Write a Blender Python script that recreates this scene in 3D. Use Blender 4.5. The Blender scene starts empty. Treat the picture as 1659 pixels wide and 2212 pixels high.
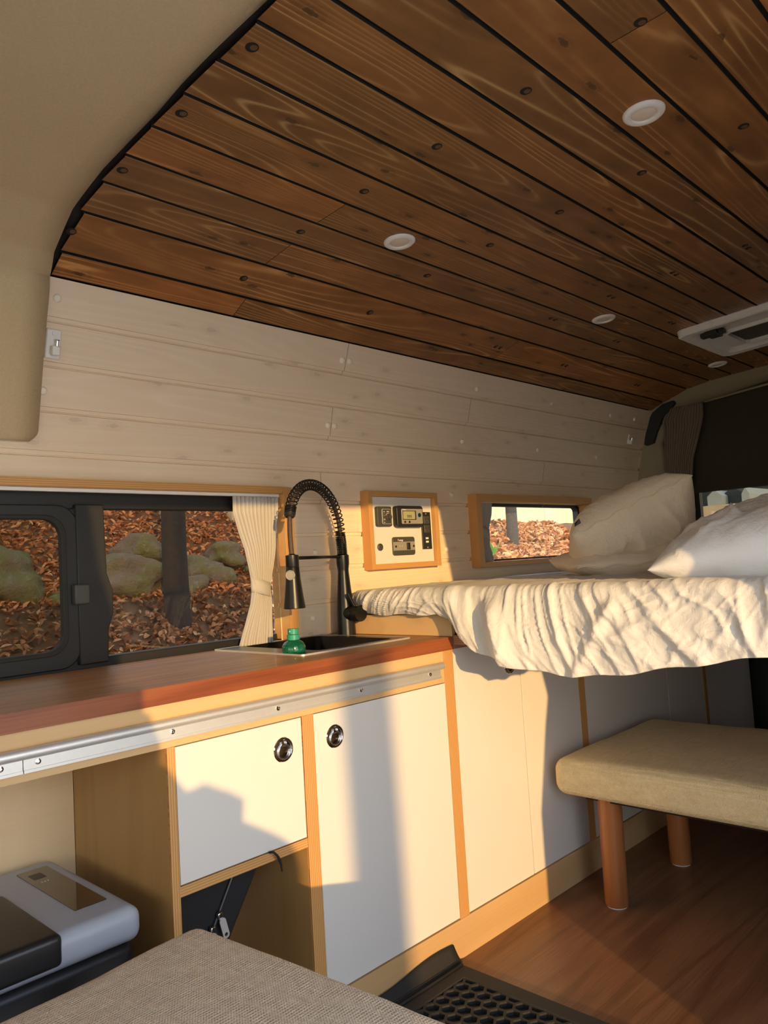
import bpy, bmesh, math, random
from mathutils import Vector, Matrix, noise
random.seed(7)
S = bpy.context.scene
COL = S.collection

# ------------------------------------------------------------------ camera, world, sun, exposure
cam = bpy.data.objects.new('camera', bpy.data.cameras.new('camera'))
COL.objects.link(cam)
cam.data.sensor_fit = 'HORIZONTAL'; cam.data.sensor_width = 36.0
cam.data.lens = 36.0 * 1670.0 / 1659.0
cam.data.clip_start = 0.02; cam.data.clip_end = 200
cam.matrix_world = Matrix(((0.6957094, -0.00688182, -0.71829038, 0.0),
                           (-0.71579211, -0.09051402, -0.69242246, 0.0),
                           (-0.06025022, 0.9958714, -0.06789741, 1.05), (0, 0, 0, 1)))
S.camera = cam

W = bpy.data.worlds.new('world'); S.world = W; W.use_nodes = True
wn = W.node_tree; wn.nodes.clear()
o_ = wn.nodes.new('ShaderNodeOutputWorld'); b_ = wn.nodes.new('ShaderNodeBackground')
tc = wn.nodes.new('ShaderNodeTexCoord'); sp = wn.nodes.new('ShaderNodeSeparateXYZ'); cr = wn.nodes.new('ShaderNodeValToRGB')
wn.links.new(tc.outputs['Generated'], sp.inputs[0]); wn.links.new(sp.outputs['Z'], cr.inputs[0])
cr.color_ramp.elements[0].position = 0.0; cr.color_ramp.elements[0].color = (0.96, 0.90, 0.755, 1)
cr.color_ramp.elements[1].position = 0.45; cr.color_ramp.elements[1].color = (0.46, 0.60, 0.84, 1)
wn.links.new(cr.outputs[0], b_.inputs[0]); b_.inputs[1].default_value = 5.0
wn.links.new(b_.outputs[0], o_.inputs[0])

SUN_DIR = Vector((0.4677, 0.8839, -0.138)).normalized()
sl = bpy.data.lights.new('sun', 'SUN'); sl.energy = 4.3; sl.color = (1.0, 0.62, 0.23); sl.angle = math.radians(0.55)
sun = bpy.data.objects.new('sun', sl); COL.objects.link(sun)
sun.location = (-3, -6, 4); sun.rotation_euler = SUN_DIR.to_track_quat('-Z', 'Y').to_euler()

S.view_settings.view_transform = 'Standard'; S.view_settings.look = 'None'
S.view_settings.exposure = 0.0; S.view_settings.gamma = 1.0
S.view_settings.use_curve_mapping = False
try:
    S.cycles.max_bounces = 12; S.cycles.diffuse_bounces = 6; S.cycles.transparent_max_bounces = 12
    S.cycles.sample_clamp_indirect = 8.0
    S.cycles.use_denoising = True
except Exception: pass

# ------------------------------------------------------------------ node helpers / materials
class NT:
    def __init__(s, name):
        s.m = bpy.data.materials.new(name); s.m.use_nodes = True
        s.t = s.m.node_tree; s.b = s.t.nodes['Principled BSDF']
    def n(s, typ, **kw):
        nd = s.t.nodes.new('ShaderNode' + typ)
        for k, v in kw.items():
            if k in nd.inputs: nd.inputs[k].default_value = v
            else: setattr(nd, k, v)
        return nd
    def l(s, a, b): s.t.links.new(a, b)
    def math(s, op, a, b=None, c=None):
        nd = s.t.nodes.new('ShaderNodeMath'); nd.operation = op
        for i, v in enumerate((a, b, c)):
            if v is None: continue
            if isinstance(v, (int, float)): nd.inputs[i].default_value = v
            else: s.l(v, nd.inputs[i])
        return nd.outputs[0]
    def ramp(s, fac, stops):
        r = s.t.nodes.new('ShaderNodeValToRGB'); s.l(fac, r.inputs[0]); e = r.color_ramp.elements
        while len(e) < len(stops): e.new(0.5)
        for k, (p, c) in enumerate(stops):
            e[k].position = p; e[k].color = c if len(c) == 4 else (*c, 1)
        return r.outputs[0]
    def mix(s, fac, a, b, mode='MIX'):
        nd = s.t.nodes.new('ShaderNodeMix'); nd.data_type = 'RGBA'; nd.blend_type = mode
        for idx, v in ((0, fac), (6, a), (7, b)):
            if isinstance(v, (int, float)): nd.inputs[idx].default_value = v
            elif isinstance(v, tuple): nd.inputs[idx].default_value = v if len(v) == 4 else (*v, 1)
            else: s.l(v, nd.inputs[idx])
        return nd.outputs[2]
    def noise(s, vec, scale=5, detail=2, rough=0.5, dist=0.0):
        nd = s.n('TexNoise', Scale=scale, Detail=detail, Roughness=rough, Distortion=dist); s.l(vec, nd.inputs['Vector']); return nd.outputs['Fac']
    def map(s, vec, scale=(1, 1, 1), loc=(0, 0, 0), rot=(0, 0, 0)):
        nd = s.n('Mapping'); nd.inputs['Scale'].default_value = scale; nd.inputs['Location'].default_value = loc
        nd.inputs['Rotation'].default_value = rot; s.l(vec, nd.inputs['Vector']); return nd.outputs[0]
    def obj(s): return s.n('TexCoord').outputs['Object']
    def uv(s): return s.n('TexCoord').outputs['UV']
    def bump(s, h, dist=0.001, strength=1.0):
        nd = s.n('Bump'); nd.inputs['Distance'].default_value = dist; nd.inputs['Strength'].default_value = strength
        s.l(h, nd.inputs['Height']); s.l(nd.outputs[0], s.b.inputs['Normal'])

def plain(name, col, rough=0.5, metal=0.0, coat=0.0, spec=0.5, nscale=30, namp=0.06, bump=0.0):
    t = NT(name); v = t.obj(); nz = t.noise(v, nscale, 3)
    c = t.mix(nz, tuple(x * (1 - namp) for x in col), tuple(min(1, x * (1 + namp)) for x in col)); t.l(c, t.b.inputs['Base Color'])
    t.b.inputs['Roughness'].default_value = rough; t.b.inputs['Metallic'].default_value = metal
    t.b.inputs['Coat Weight'].default_value = coat; t.b.inputs['Specular IOR Level'].default_value = spec
    if bump: t.bump(t.noise(v, nscale * 8, 3), bump)
    return t.m

def wood(name, dark, mid, light, axis='X', ring=1.0, along=0.9, across=9.0, nr=26, rough=0.45, knots=0.0, uv=False,
         tone=False, fine=0.35, coat=0.0, spec=0.4, bumpd=0.0004, figure=0.0, knotcol=(0.05, 0.02, 0.01), ringamt=0.6):
    t = NT(name); v = t.uv() if uv else t.obj()
    sc = {'X': (along, across, across), 'Y': (across, along, across), 'Z': (across, across, along)}[axis]
    fs = {'X': (6, 260, 260), 'Y': (260, 6, 260), 'Z': (260, 260, 6)}[axis]
    bn = t.noise(t.map(v, sc), 1.0, 2.0, 0.45, 0.4)
    rg = t.math('SINE', t.math('MULTIPLY', bn, nr * 6.283 * 0.25 * ring))
    rg = t.math('POWER', t.math('ADD', t.math('MULTIPLY', rg, 0.5), 0.5), 2.2)
    fn = t.noise(t.map(v, fs), 1.0, 3.0, 0.6)
    big = t.noise(t.map(v, tuple(x * 0.5 for x in sc)), 1.7, 2.0)
    f = t.math('ADD', t.math('MULTIPLY', rg, ringamt * 0.5), t.math('ADD', t.math('MULTIPLY', fn, fine), t.math('MULTIPLY', big, 1.0 - ringamt * 0.5 - fine)))
    c = t.ramp(f, [(0.18, light), (0.48, mid), (0.82, dark)])
    if figure:
        fg = t.noise(t.map(v, (14, 3, 3) if axis == 'X' else (3, 3, 14)), 1.0, 2.0, 0.5, 1.5)
        c = t.mix(t.math('MULTIPLY', fg, figure), c, dark)
    if knots:
        vo = t.n('TexVoronoi', feature='F1', voronoi_dimensions='2D'); ks = {'X': (2.6, 8.5, 8.5), 'Y': (8.5, 2.6, 8.5), 'Z': (8.5, 8.5, 2.6)}[axis]
        t.l(t.map(v, ks), vo.inputs['Vector']); vo.inputs['Scale'].default_value = 1.0
        dd = t.math('ADD', vo.outputs['Distance'], t.math('MULTIPLY', t.noise(v, 40, 2), 0.05))
        k = t.ramp(dd, [(0.0, (1, 1, 1)), (0.075, (0.55, 0.55, 0.55)), (0.11, (0.18, 0.18, 0.18)), (0.2, (0, 0, 0))])
        c = t.mix(t.math('MULTIPLY', k, knots), c, knotcol)
    if tone:
        a = t.n('Attribute', attribute_name='tone')
        c = t.mix(1.0, c, t.ramp(a.outputs['Fac'], [(0, (0.66, 0.68, 0.70)), (0.5, (0.95, 0.95, 0.93)), (1, (1.25, 1.12, 0.98))]), 'MULTIPLY')
    t.l(c, t.b.inputs['Base Color'])
    t.b.inputs['Roughness'].default_value = rough; t.b.inputs['Coat Weight'].default_value = coat
    t.b.inputs['Specular IOR Level'].default_value = spec
    if bumpd: t.bump(t.math('ADD', t.math('MULTIPLY', rg, 0.5), fn), bumpd)
    return t.m

def ply(name, axis, bright=1.0):
    """cut edge of plywood: thin layers across the given axis"""
    t = NT(name); v = t.obj(); s = t.n('SeparateXYZ'); t.l(v, s.inputs[0])
    w = t.noise(t.map(v, {'X': (1, 1, 6), 'Y': (1, 6, 1), 'Z': (6, 1, 1)}[axis]), 3, 3)
    co = t.math('ADD', s.outputs[axis], t.math('MULTIPLY', w, 0.0016))
    st = t.math('FRACT', t.math('DIVIDE', co, 0.0052))
    sm = {'X': (500, 40, 12), 'Y': (40, 500, 12), 'Z': (12, 40, 500)}[axis]
    fn = t.noise(t.map(v, sm), 1, 3)
    c = t.ramp(st, [(0.0, (0.30 * bright, 0.12 * bright, 0.035)), (0.10, (0.62 * bright, 0.34 * bright, 0.12)), (0.5, (0.76 * bright, 0.47 * bright, 0.19)), (0.62, (0.55 * bright, 0.27 * bright, 0.09)), (1.0, (0.52 * bright, 0.25 * bright, 0.08))])
    c = t.mix(t.math('MULTIPLY', fn, 0.6), c, (0.50 * bright, 0.24 * bright, 0.07))
    t.l(c, t.b.inputs['Base Color']); t.b.inputs['Roughness'].default_value = 0.5
    return t.m

def fabric(name, c1, c2, pitch=0.0028, depth=0.0006, rough=0.95, mixn=60):
    t = NT(name); v = t.obj()
    n1 = t.noise(t.map(v, (1, 1, 1)), mixn, 4, 0.7)
    st1 = t.noise(t.map(v, (14, 420, 420)), 1, 3, 0.6); st2 = t.noise(t.map(v, (420, 14, 40)), 1, 3, 0.6)
    f = t.math('ADD', t.math('MULTIPLY', st1, 0.5), t.math('ADD', t.math('MULTIPLY', st2, 0.3), t.math('MULTIPLY', n1, 0.25)))
    t.l(t.ramp(f, [(0.35, c1), (0.68, c2)]), t.b.inputs['Base Color'])
    s = t.n('SeparateXYZ'); t.l(v, s.inputs[0]); k = 6.2832 / pitch
    wx = t.math('SINE', t.math('MULTIPLY', s.outputs['X'], k)); wy = t.math('SINE', t.math('MULTIPLY', s.outputs['Y'], k * 0.8)); wz = t.math('SINE', t.math('MULTIPLY', s.outputs['Z'], k))
    h = t.math('ADD', t.math('ADD', t.math('MULTIPLY', t.math('MULTIPLY', wx, wy), 0.5), t.math('MULTIPLY', t.math('MULTIPLY', wz, wy), 0.5)), t.math('MULTIPLY', f, 2.2))
    t.bump(h, depth); t.b.inputs['Roughness'].default_value = rough; t.b.inputs['Specular IOR Level'].default_value = 0.15
    t.b.inputs['Sheen Weight'].default_value = 0.15
    return t.m

def cotton(name, col, bump=0.0005):
    t = NT(name); v = t.obj(); n = t.noise(v, 12, 4, 0.6)
    t.l(t.mix(n, tuple(x * 0.96 for x in col), col), t.b.inputs['Base Color'])
    t.bump(t.math('ADD', t.noise(v, 35, 5, 0.65, 0.6), t.math('MULTIPLY', t.noise(v, 700, 2), 0.12)), bump * 4)
    t.b.inputs['Roughness'].default_value = 0.95; t.b.inputs['Specular IOR Level'].default_value = 0.15; t.b.inputs['Sheen Weight'].default_value = 0.1
    return t.m

def glass(name, tint, gloss=0.06):
    t = NT(name); t.t.nodes.remove(t.b)
    out = [n for n in t.t.nodes if n.type == 'OUTPUT_MATERIAL'][0]
    tr = t.n('BsdfTransparent'); tr.inputs[0].default_value = (*tint, 1)
    gl = t.n('BsdfGlossy'); gl.inputs['Roughness'].default_value = 0.01
    fr = t.n('Fresnel'); fr.inputs[0].default_value = 1.5
    mx = t.n('MixShader'); ge = t.n('NewGeometry'); t.l(t.math('MULTIPLY', fr.outputs[0], t.math('SUBTRACT', 1.0, ge.outputs['Backfacing'])), mx.inputs[0]); t.l(tr.outputs[0], mx.inputs[1]); t.l(gl.outputs[0], mx.inputs[2])
    t.l(mx.outputs[0], out.inputs['Surface'])
    return t.m

M = {}
M['wpine'] = wood('whitewashed_pine', (0.62, 0.50, 0.385), (0.72, 0.60, 0.475), (0.77, 0.66, 0.54), uv=True, tone=False, knots=0.45, rough=0.5, nr=26, across=7, ringamt=0.35, knotcol=(0.30, 0.21, 0.14), fine=0.25, bumpd=0.0002)
def pine(name, base1, base2, line, dark, knot, grain_dark=0.55, line_amt=0.55, kn=0.85, rough=0.42, tones_=True):
    t = NT(name); v = t.uv()
    warp = t.noise(t.map(v, (2.2, 6, 6)), 1.0, 2.0, 0.5, 0.2)
    bn = t.noise(t.map(v, (0.55, 7.5, 7.5)), 1.0, 1.5, 0.35, 0.2)
    ph = t.math('ADD', t.math('MULTIPLY', bn, 150.0), t.math('MULTIPLY', warp, 5.0))
    sn = t.math('ADD', t.math('MULTIPLY', t.math('SINE', ph), 0.5), 0.5)
    thin = t.math('POWER', sn, 11.0)
    fn = t.noise(t.map(v, (5, 300, 300)), 1.0, 3.0, 0.6)
    patch = t.noise(t.map(v, (1.6, 7, 7)), 1.0, 2.0)
    mott = t.noise(t.map(v, (5, 9, 9)), 1.0, 3.0, 0.6)
    c = t.mix(t.ramp(mott, [(0.3, (0, 0, 0)), (0.75, (1, 1, 1))]), base1, base2)
    c = t.mix(t.math('MULTIPLY', t.math('SUBTRACT', 1.0, sn), grain_dark * 0.35), c, dark)
    c = t.mix(t.math('MULTIPLY', t.math('MULTIPLY', thin, line_amt), t.ramp(patch, [(0.42, (0.08, 0.08, 0.08)), (0.62, (1, 1, 1))])), c, line)
    c = t.mix(t.math('MULTIPLY', fn, 0.30), c, dark)
    vo = t.n('TexVoronoi', feature='F1', Scale=1.0, voronoi_dimensions='2D'); t.l(t.map(v, (3.7, 9.5, 10.5), (0.3, 0.37, 0)), vo.inputs['Vector'])
    dd = t.math('ADD', vo.outputs['Distance'], t.math('MULTIPLY', t.noise(v, 90, 2), 0.10))
    dd = t.math('ADD', t.math('SUBTRACT', dd, 0.05), t.math('MULTIPLY', t.math('GREATER_THAN', t.noise(t.map(v, (1.3, 3.1, 1)), 2.0, 0), 0.66), 1.0))
    k = t.ramp(dd, [(0.0, (1, 1, 1)), (0.048, (0.85, 0.85, 0.85)), (0.066, (0.12, 0.12, 0.12)), (0.088, (0.35, 0.35, 0.35)), (0.16, (0, 0, 0))])
    c = t.mix(t.math('MULTIPLY', k, kn), c, knot)
    if tones_:
        a = t.n('Attribute', attribute_name='tone')
        c = t.mix(1.0, c, t.ramp(a.outputs['Fac'], [(0, (0.74, 0.78, 0.80)), (0.5, (0.95, 0.93, 0.90)), (1, (1.18, 1.03, 0.88))]), 'MULTIPLY')
    t.l(c, t.b.inputs['Base Color']); t.b.inputs['Roughness'].default_value = rough; t.b.inputs['Specular IOR Level'].default_value = 0.4
    t.bump(t.math('ADD', sn, fn), 0.0003)
    return t.m
M['ceil'] = pine('stained_pine', (0.235, 0.102, 0.032), (0.44, 0.188, 0.055), (0.92, 0.56, 0.23), (0.09, 0.034, 0.010), (0.05, 0.022, 0.009))
M['wpine'] = pine('whitewashed_pine', (0.84, 0.68, 0.50), (0.87, 0.72, 0.545), (0.90, 0.77, 0.60), (0.66, 0.49, 0.33), (0.33, 0.22, 0.14), grain_dark=0.35, line_amt=0.4, kn=0.30, rough=0.5, tones_=False)
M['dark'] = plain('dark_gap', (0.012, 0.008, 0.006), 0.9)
M['plugwood'] = plain('stained_plug', (0.10, 0.045, 0.018), 0.5)
M['whitecap'] = plain('painted_screw_cap', (0.88, 0.78, 0.64), 0.4)
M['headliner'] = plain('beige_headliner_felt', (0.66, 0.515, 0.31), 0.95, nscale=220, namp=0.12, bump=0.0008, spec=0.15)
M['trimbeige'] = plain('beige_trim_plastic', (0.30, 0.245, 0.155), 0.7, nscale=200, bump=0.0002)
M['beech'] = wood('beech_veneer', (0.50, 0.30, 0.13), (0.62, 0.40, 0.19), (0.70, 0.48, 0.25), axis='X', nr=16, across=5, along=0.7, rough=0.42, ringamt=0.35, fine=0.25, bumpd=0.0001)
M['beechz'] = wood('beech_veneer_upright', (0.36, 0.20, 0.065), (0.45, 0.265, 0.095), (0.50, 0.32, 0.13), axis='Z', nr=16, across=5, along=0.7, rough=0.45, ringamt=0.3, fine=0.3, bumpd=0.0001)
M['birch'] = wood('pale_birch_veneer', (0.66, 0.46, 0.25), (0.80, 0.60, 0.36), (0.86, 0.69, 0.45), axis='X', nr=12, across=4, along=0.8, rough=0.45, figure=0.3, ringamt=0.4, fine=0.2, bumpd=0.0001)
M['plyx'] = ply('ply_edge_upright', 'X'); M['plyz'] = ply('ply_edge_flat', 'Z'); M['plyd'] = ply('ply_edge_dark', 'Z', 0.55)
M['laminate'] = plain('cream_white_laminate', (0.73, 0.70, 0.655), 0.38, nscale=3, namp=0.015, spec=0.4)
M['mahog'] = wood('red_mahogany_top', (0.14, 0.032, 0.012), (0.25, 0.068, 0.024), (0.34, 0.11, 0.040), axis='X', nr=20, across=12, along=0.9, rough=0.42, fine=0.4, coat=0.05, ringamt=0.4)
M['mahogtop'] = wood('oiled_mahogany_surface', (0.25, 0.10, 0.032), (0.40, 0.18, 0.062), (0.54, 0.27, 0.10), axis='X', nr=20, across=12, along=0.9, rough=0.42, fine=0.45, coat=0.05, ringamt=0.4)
M['floor'] = wood('walnut_laminate_floor', (0.095, 0.040, 0.018), (0.20, 0.092, 0.043), (0.33, 0.165, 0.078), axis='X', nr=22, across=8, along=0.7, rough=0.36, fine=0.55, ringamt=0.3, bumpd=0.0005)
M['alu'] = plain('brushed_aluminium', (0.72, 0.71, 0.69), 0.48, 0.65, nscale=100, namp=0.05)
M['chrome'] = plain('chrome', (0.82, 0.82, 0.83), 0.07, 1.0, namp=0.0)
M['chromed'] = plain('chrome_recess', (0.55, 0.52, 0.50), 0.12, 1.0, namp=0.0)
M['black'] = plain('matt_black', (0.018, 0.018, 0.018), 0.38, namp=0.1)
M['blackmetal'] = plain('black_coated_metal', (0.022, 0.021, 0.020), 0.30, 0.6, namp=0.05)
M['steelhose'] = plain('braided_hose', (0.14, 0.10, 0.08), 0.3, 0.8, nscale=400, namp=0.5, bump=0.0006)
M['blackp'] = plain('black_window_plastic', (0.014, 0.014, 0.015), 0.55, namp=0.1, bump=0.0002)
M['dkp'] = plain('charcoal_plastic', (0.060, 0.058, 0.052), 0.5)
M['greyp'] = plain('grey_plastic', (0.30, 0.28, 0.25), 0.5)
M['whitep'] = plain('white_plastic', (0.78, 0.76, 0.72), 0.45)
M['lens'] = plain('frosted_lamp_lens', (0.74, 0.64, 0.52), 0.6)
M['lcd'] = plain('lcd_glass', (0.36, 0.37, 0.20), 0.3)
M['ink'] = plain('lcd_ink', (0.03, 0.035, 0.03), 0.5)
M['whiteink'] = plain('white_print', (0.8, 0.8, 0.78), 0.5)
M['redink'] = plain('orange_print', (0.85, 0.30, 0.12), 0.5)
M['bluering'] = plain('blue_ring', (0.15, 0.45, 0.55), 0.4)
M['curtain'] = cotton('pale_grey_curtain', (0.47, 0.45, 0.43), 0.0003)
M['curtaing'] = cotton('grey_curtain', (0.36, 0.34, 0.31), 0.0003)
M['curtainr'] = cotton('taupe_curtain', (0.22, 0.17, 0.13), 0.0003)
M['blind'] = cotton('dark_olive_shade', (0.055, 0.045, 0.032), 0.0004)
M['sheet'] = cotton('white_cotton_sheet', (0.70, 0.67, 0.635), 0.0008)
M['pcase'] = cotton('cream_cotton_pillowcase', (0.76, 0.65, 0.52), 0.0008)
M['duvet'] = cotton('white_duvet_cotton', (0.80, 0.79, 0.80), 0.0008)
M['bench'] = fabric('beige_woven_fabric', (0.64, 0.49, 0.25), (0.92, 0.77, 0.46), pitch=0.0042, depth=0.0013)
M['seat'] = fabric('oatmeal_chenille_fabric', (0.52, 0.38, 0.25), (0.84, 0.69, 0.49), pitch=0.0046, depth=0.0016)
M['legwood'] = wood('orange_stained_leg', (0.22, 0.075, 0.022), (0.33, 0.12, 0.038), (0.42, 0.17, 0.06), axis='Z', nr=14, rough=0.35, coat=0.2)
M['greenglass'] = plain('green_bottle_plastic', (0.02, 0.30, 0.17), 0.12, spec=0.6, namp=0.2)
M['greenglass'].node_tree.nodes['Principled BSDF'].inputs['Transmission Weight'].default_value = 0.75
M['greencap'] = plain('teal_green_cap', (0.03, 0.28, 0.19), 0.25, namp=0.2)
M['rubber'] = plain('dark_rubber', (0.022, 0.020, 0.017), 0.75, nscale=80, namp=0.2, bump=0.0003)
M['mattress'] = cotton('mattress_ticking', (0.6, 0.57, 0.5), 0.0003)
M['coolgrey'] = plain('blue_grey_plastic', (0.42, 0.46, 0.52), 0.42, namp=0.03)
M['nylon'] = plain('black_nylon', (0.012, 0.012, 0.014), 0.7, nscale=500, namp=0.3, bump=0.0004)
M['tint'] = glass('tinted_window_glass', (0.52, 0.48, 0.42))
M['tintd'] = glass('meshed_window_glass', (0.44, 0.42, 0.36))
M['clear'] = glass('clear_window_glass', (0.88, 0.90, 0.86))
M['darkpanel'] = plain('glossy_dark_display', (0.035, 0.022, 0.014), 0.08, coat=0.6, namp=0.1)
M['vanpaint'] = plain('white_van_paint', (0.7, 0.7, 0.7), 0.4)
M['skin'] = plain('skin', (0.62, 0.40, 0.29), 0.6)
M['jacket'] = cotton('dark_jacket', (0.06, 0.065, 0.08))
M['jeans'] = cotton('blue_jeans', (0.05, 0.07, 0.13))
M['hair'] = plain('dark_hair', (0.02, 0.014, 0.01), 0.6, nscale=300, namp=0.6)
M['bark'] = plain('tree_bark', (0.06, 0.05, 0.045), 0.9, nscale=25, namp=0.5, bump=0.01)
M['concrete'] = plain('weathered_concrete', (0.62, 0.54, 0.36), 0.9, nscale=3, namp=0.22, bump=0.002)
M['bounce_ground'] = plain('pale_bounce_ground', (0.80, 0.72, 0.60), 0.9, nscale=4, namp=0.15)  # made pale to bounce daylight into the van
M['soil'] = plain('leaf_soil', (0.17, 0.085, 0.04), 0.95, nscale=9, namp=0.5, bump=0.01)
M['green'] = plain('green_leaf', (0.10, 0.26, 0.03), 0.5, namp=0.3)
M['housewhite'] = plain('white_render', (0.35, 0.42, 0.42), 0.8)
M['housedark'] = plain('slate_blue_cladding', (0.02, 0.03, 0.035), 0.7)
# boulders
t = NT('mossy_rock'); v = t.obj(); n1 = t.noise(v, 3, 5, 0.6); n2 = t.noise(v, 14, 5, 0.7)
c = t.mix(t.ramp(n1, [(0.42, (0, 0, 0)), (0.62, (1, 1, 1))]), (0.26, 0.21, 0.16), (0.22, 0.22, 0.07)); c = t.mix(t.ramp(n2, [(0.55, (0, 0, 0)), (0.75, (1, 1, 1))]), c, (0.42, 0.38, 0.33))
t.l(c, t.b.inputs['Base Color']); t.bump(n2, 0.09); t.b.inputs['Roughness'].default_value = 0.9; M['rock'] = t.m
# fallen leaves: colour of its own per leaf
t = NT('fallen_leaves'); a = t.n('Attribute', attribute_name='tone')
t.l(t.ramp(a.outputs['Fac'], [(0, (0.10, 0.035, 0.015)), (0.25, (0.30, 0.10, 0.04)), (0.5, (0.50, 0.21, 0.09)), (0.75, (0.62, 0.32, 0.16)), (1, (0.70, 0.48, 0.24))]), t.b.inputs['Base Color'])
t.b.inputs['Roughness'].default_value = 0.7; M['leaf'] = t.m

# ------------------------------------------------------------------ mesh helpers
class MB:
    def __init__(s): s.bm = bmesh.new()
    def box(s, x0, x1, y0, y1, z0, z1, mat=None, mi=0):
        vs = [s.bm.verts.new(p) for p in ((x0, y0, z0), (x1, y0, z0), (x1, y1, z0), (x0, y1, z0), (x0, y0, z1), (x1, y0, z1), (x1, y1, z1), (x0, y1, z1))]
        if mat is not None:
            for v in vs: v.co = mat @ v.co
        for q in ((0, 3, 2, 1), (4, 5, 6, 7), (0, 1, 5, 4), (1, 2, 6, 5), (2, 3, 7, 6), (3, 0, 4, 7)):
            f = s.bm.faces.new([vs[i] for i in q]); f.material_index = mi
        return s
    def prism(s, pts, axis, a, b, mat=None):
        def P(p, c): return {'X': (c, p[0], p[1]), 'Y': (p[0], c, p[1]), 'Z': (p[0], p[1], c)}[axis]
        A = [s.bm.verts.new(P(p, a)) for p in pts]; B = [s.bm.verts.new(P(p, b)) for p in pts]
        if mat is not None:
            for v in A + B: v.co = mat @ v.co
        n = len(pts); s.bm.faces.new(A); s.bm.faces.new(B[::-1])
        for i in range(n): s.bm.faces.new((A[i], B[i], B[(i + 1) % n], A[(i + 1) % n]))
        return s
    def ringprism(s, outer, inner, axis, a, b, mat=None):
        def P(p, c): return Vector({'X': (c, p[0], p[1]), 'Y': (p[0], c, p[1]), 'Z': (p[0], p[1], c)}[axis])
        n = len(outer); L = []
        for pts, c in ((outer, a), (inner, a), (inner, b), (outer, b)):
            L.append([s.bm.verts.new((mat @ P(p, c)) if mat is not None else P(p, c)) for p in pts])
        for k in range(4):
            A, B = L[k], L[(k + 1) % 4]
            for i in range(n): s.bm.faces.new((A[i], A[(i + 1) % n], B[(i + 1) % n], B[i]))
        return s
    def lathe(s, prof, c=(0, 0, 0), axis=(0, 0, 1), seg=32, mat=None):
        q = Vector((0, 0, 1)).rotation_difference(Vector(axis).normalized()); c = Vector(c); rows = []
        for r, h in prof:
            if r < 1e-6: rows.append([s.bm.verts.new(c + q @ Vector((0, 0, h)))])
            else: rows.append([s.bm.verts.new(c + q @ Vector((r * math.cos(2 * math.pi * i / seg), r * math.sin(2 * math.pi * i / seg), h))) for i in range(seg)])
        for A, B in zip(rows, rows[1:]):
            if len(A) == 1 and len(B) == 1: continue
            for i in range(seg):
                j = (i + 1) % seg
                if len(A) == 1: s.bm.faces.new((A[0], B[i], B[j]))
                elif len(B) == 1: s.bm.faces.new((A[i], A[j], B[0]))
                else: s.bm.faces.new((A[i], A[j], B[j], B[i]))
        return s
    def tube(s, pts, r, seg=10, closed=False, cap=True):
        pts = [Vector(p) for p in pts]; n = len(pts); rows = []
        rr = r if isinstance(r, (list, tuple)) else [r] * n
        prev = None
        for i, p in enumerate(pts):
            if closed: d = (pts[(i + 1) % n] - pts[i - 1]).normalized()
            else: d = (pts[min(i + 1, n - 1)] - pts[max(i - 1, 0)]).normalized()
            if prev is None:
                u = d.orthogonal().normalized()
            else:
                u = (prev - d * prev.dot(d)).normalized()
            prev = u; w = d.cross(u)
            rows.append([s.bm.verts.new(p + (u * math.cos(2 * math.pi * k / seg) + w * math.sin(2 * math.pi * k / seg)) * rr[i]) for k in range(seg)])
        rng = range(n) if closed else range(n - 1)
        for i in rng:
            A, B = rows[i], rows[(i + 1) % n]
            for k in range(seg): s.bm.faces.new((A[k], A[(k + 1) % seg], B[(k + 1) % seg], B[k]))
        if cap and not closed: s.bm.faces.new(rows[0][::-1]); s.bm.faces.new(rows[-1])
        return s
    def grid(s, f, nu, nv, wrapu=False):
        rows = [[s.bm.verts.new(f(i / nu, j / nv)) for j in range(nv + 1)] for i in range(nu + (0 if wrapu else 1))]
        n = len(rows)
        for i in range(nu):
            A, B = rows[i], rows[(i + 1) % n]
            for j in range(nv): s.bm.faces.new((A[j], B[j], B[j + 1], A[j + 1]))
        return s

def mkobj(name, mb, mat, parent=None, smooth=None, bevel=0, bseg=2, local=False, solid=0, sub=0, recalc=True):
    bm = mb.bm if isinstance(mb, MB) else mb
    if recalc: bmesh.ops.recalc_face_normals(bm, faces=bm.faces)
    me = bpy.data.meshes.new(name); bm.to_mesh(me); bm.free()
    for mm in (mat if isinstance(mat, list) else [mat]): me.materials.append(mm)
    o = bpy.data.objects.new(name, me); COL.objects.link(o)
    if parent is not None:
        o.parent = parent
        if not local:
            q = parent; off = Vector((0, 0, 0))
            while q is not None: off += q.location; q = q.parent
            o.location = -off
    if bevel:
        b = o.modifiers.new('bevel', 'BEVEL'); b.width = bevel; b.segments = bseg; b.limit_method = 'ANGLE'; b.angle_limit = math.radians(35)
        b.harden_normals = False
    if solid:
        b = o.modifiers.new('solid', 'SOLIDIFY'); b.thickness = solid; b.offset = 0
    if sub:
        b = o.modifiers.new('sub', 'SUBSURF'); b.levels = sub; b.render_levels = sub
    if smooth:
        me.shade_smooth()
        if smooth is not True: me.set_sharp_from_angle(angle=math.radians(smooth))
    elif bevel:
        me.shade_smooth(); me.set_sharp_from_angle(angle=math.radians(30))
    return o

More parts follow.
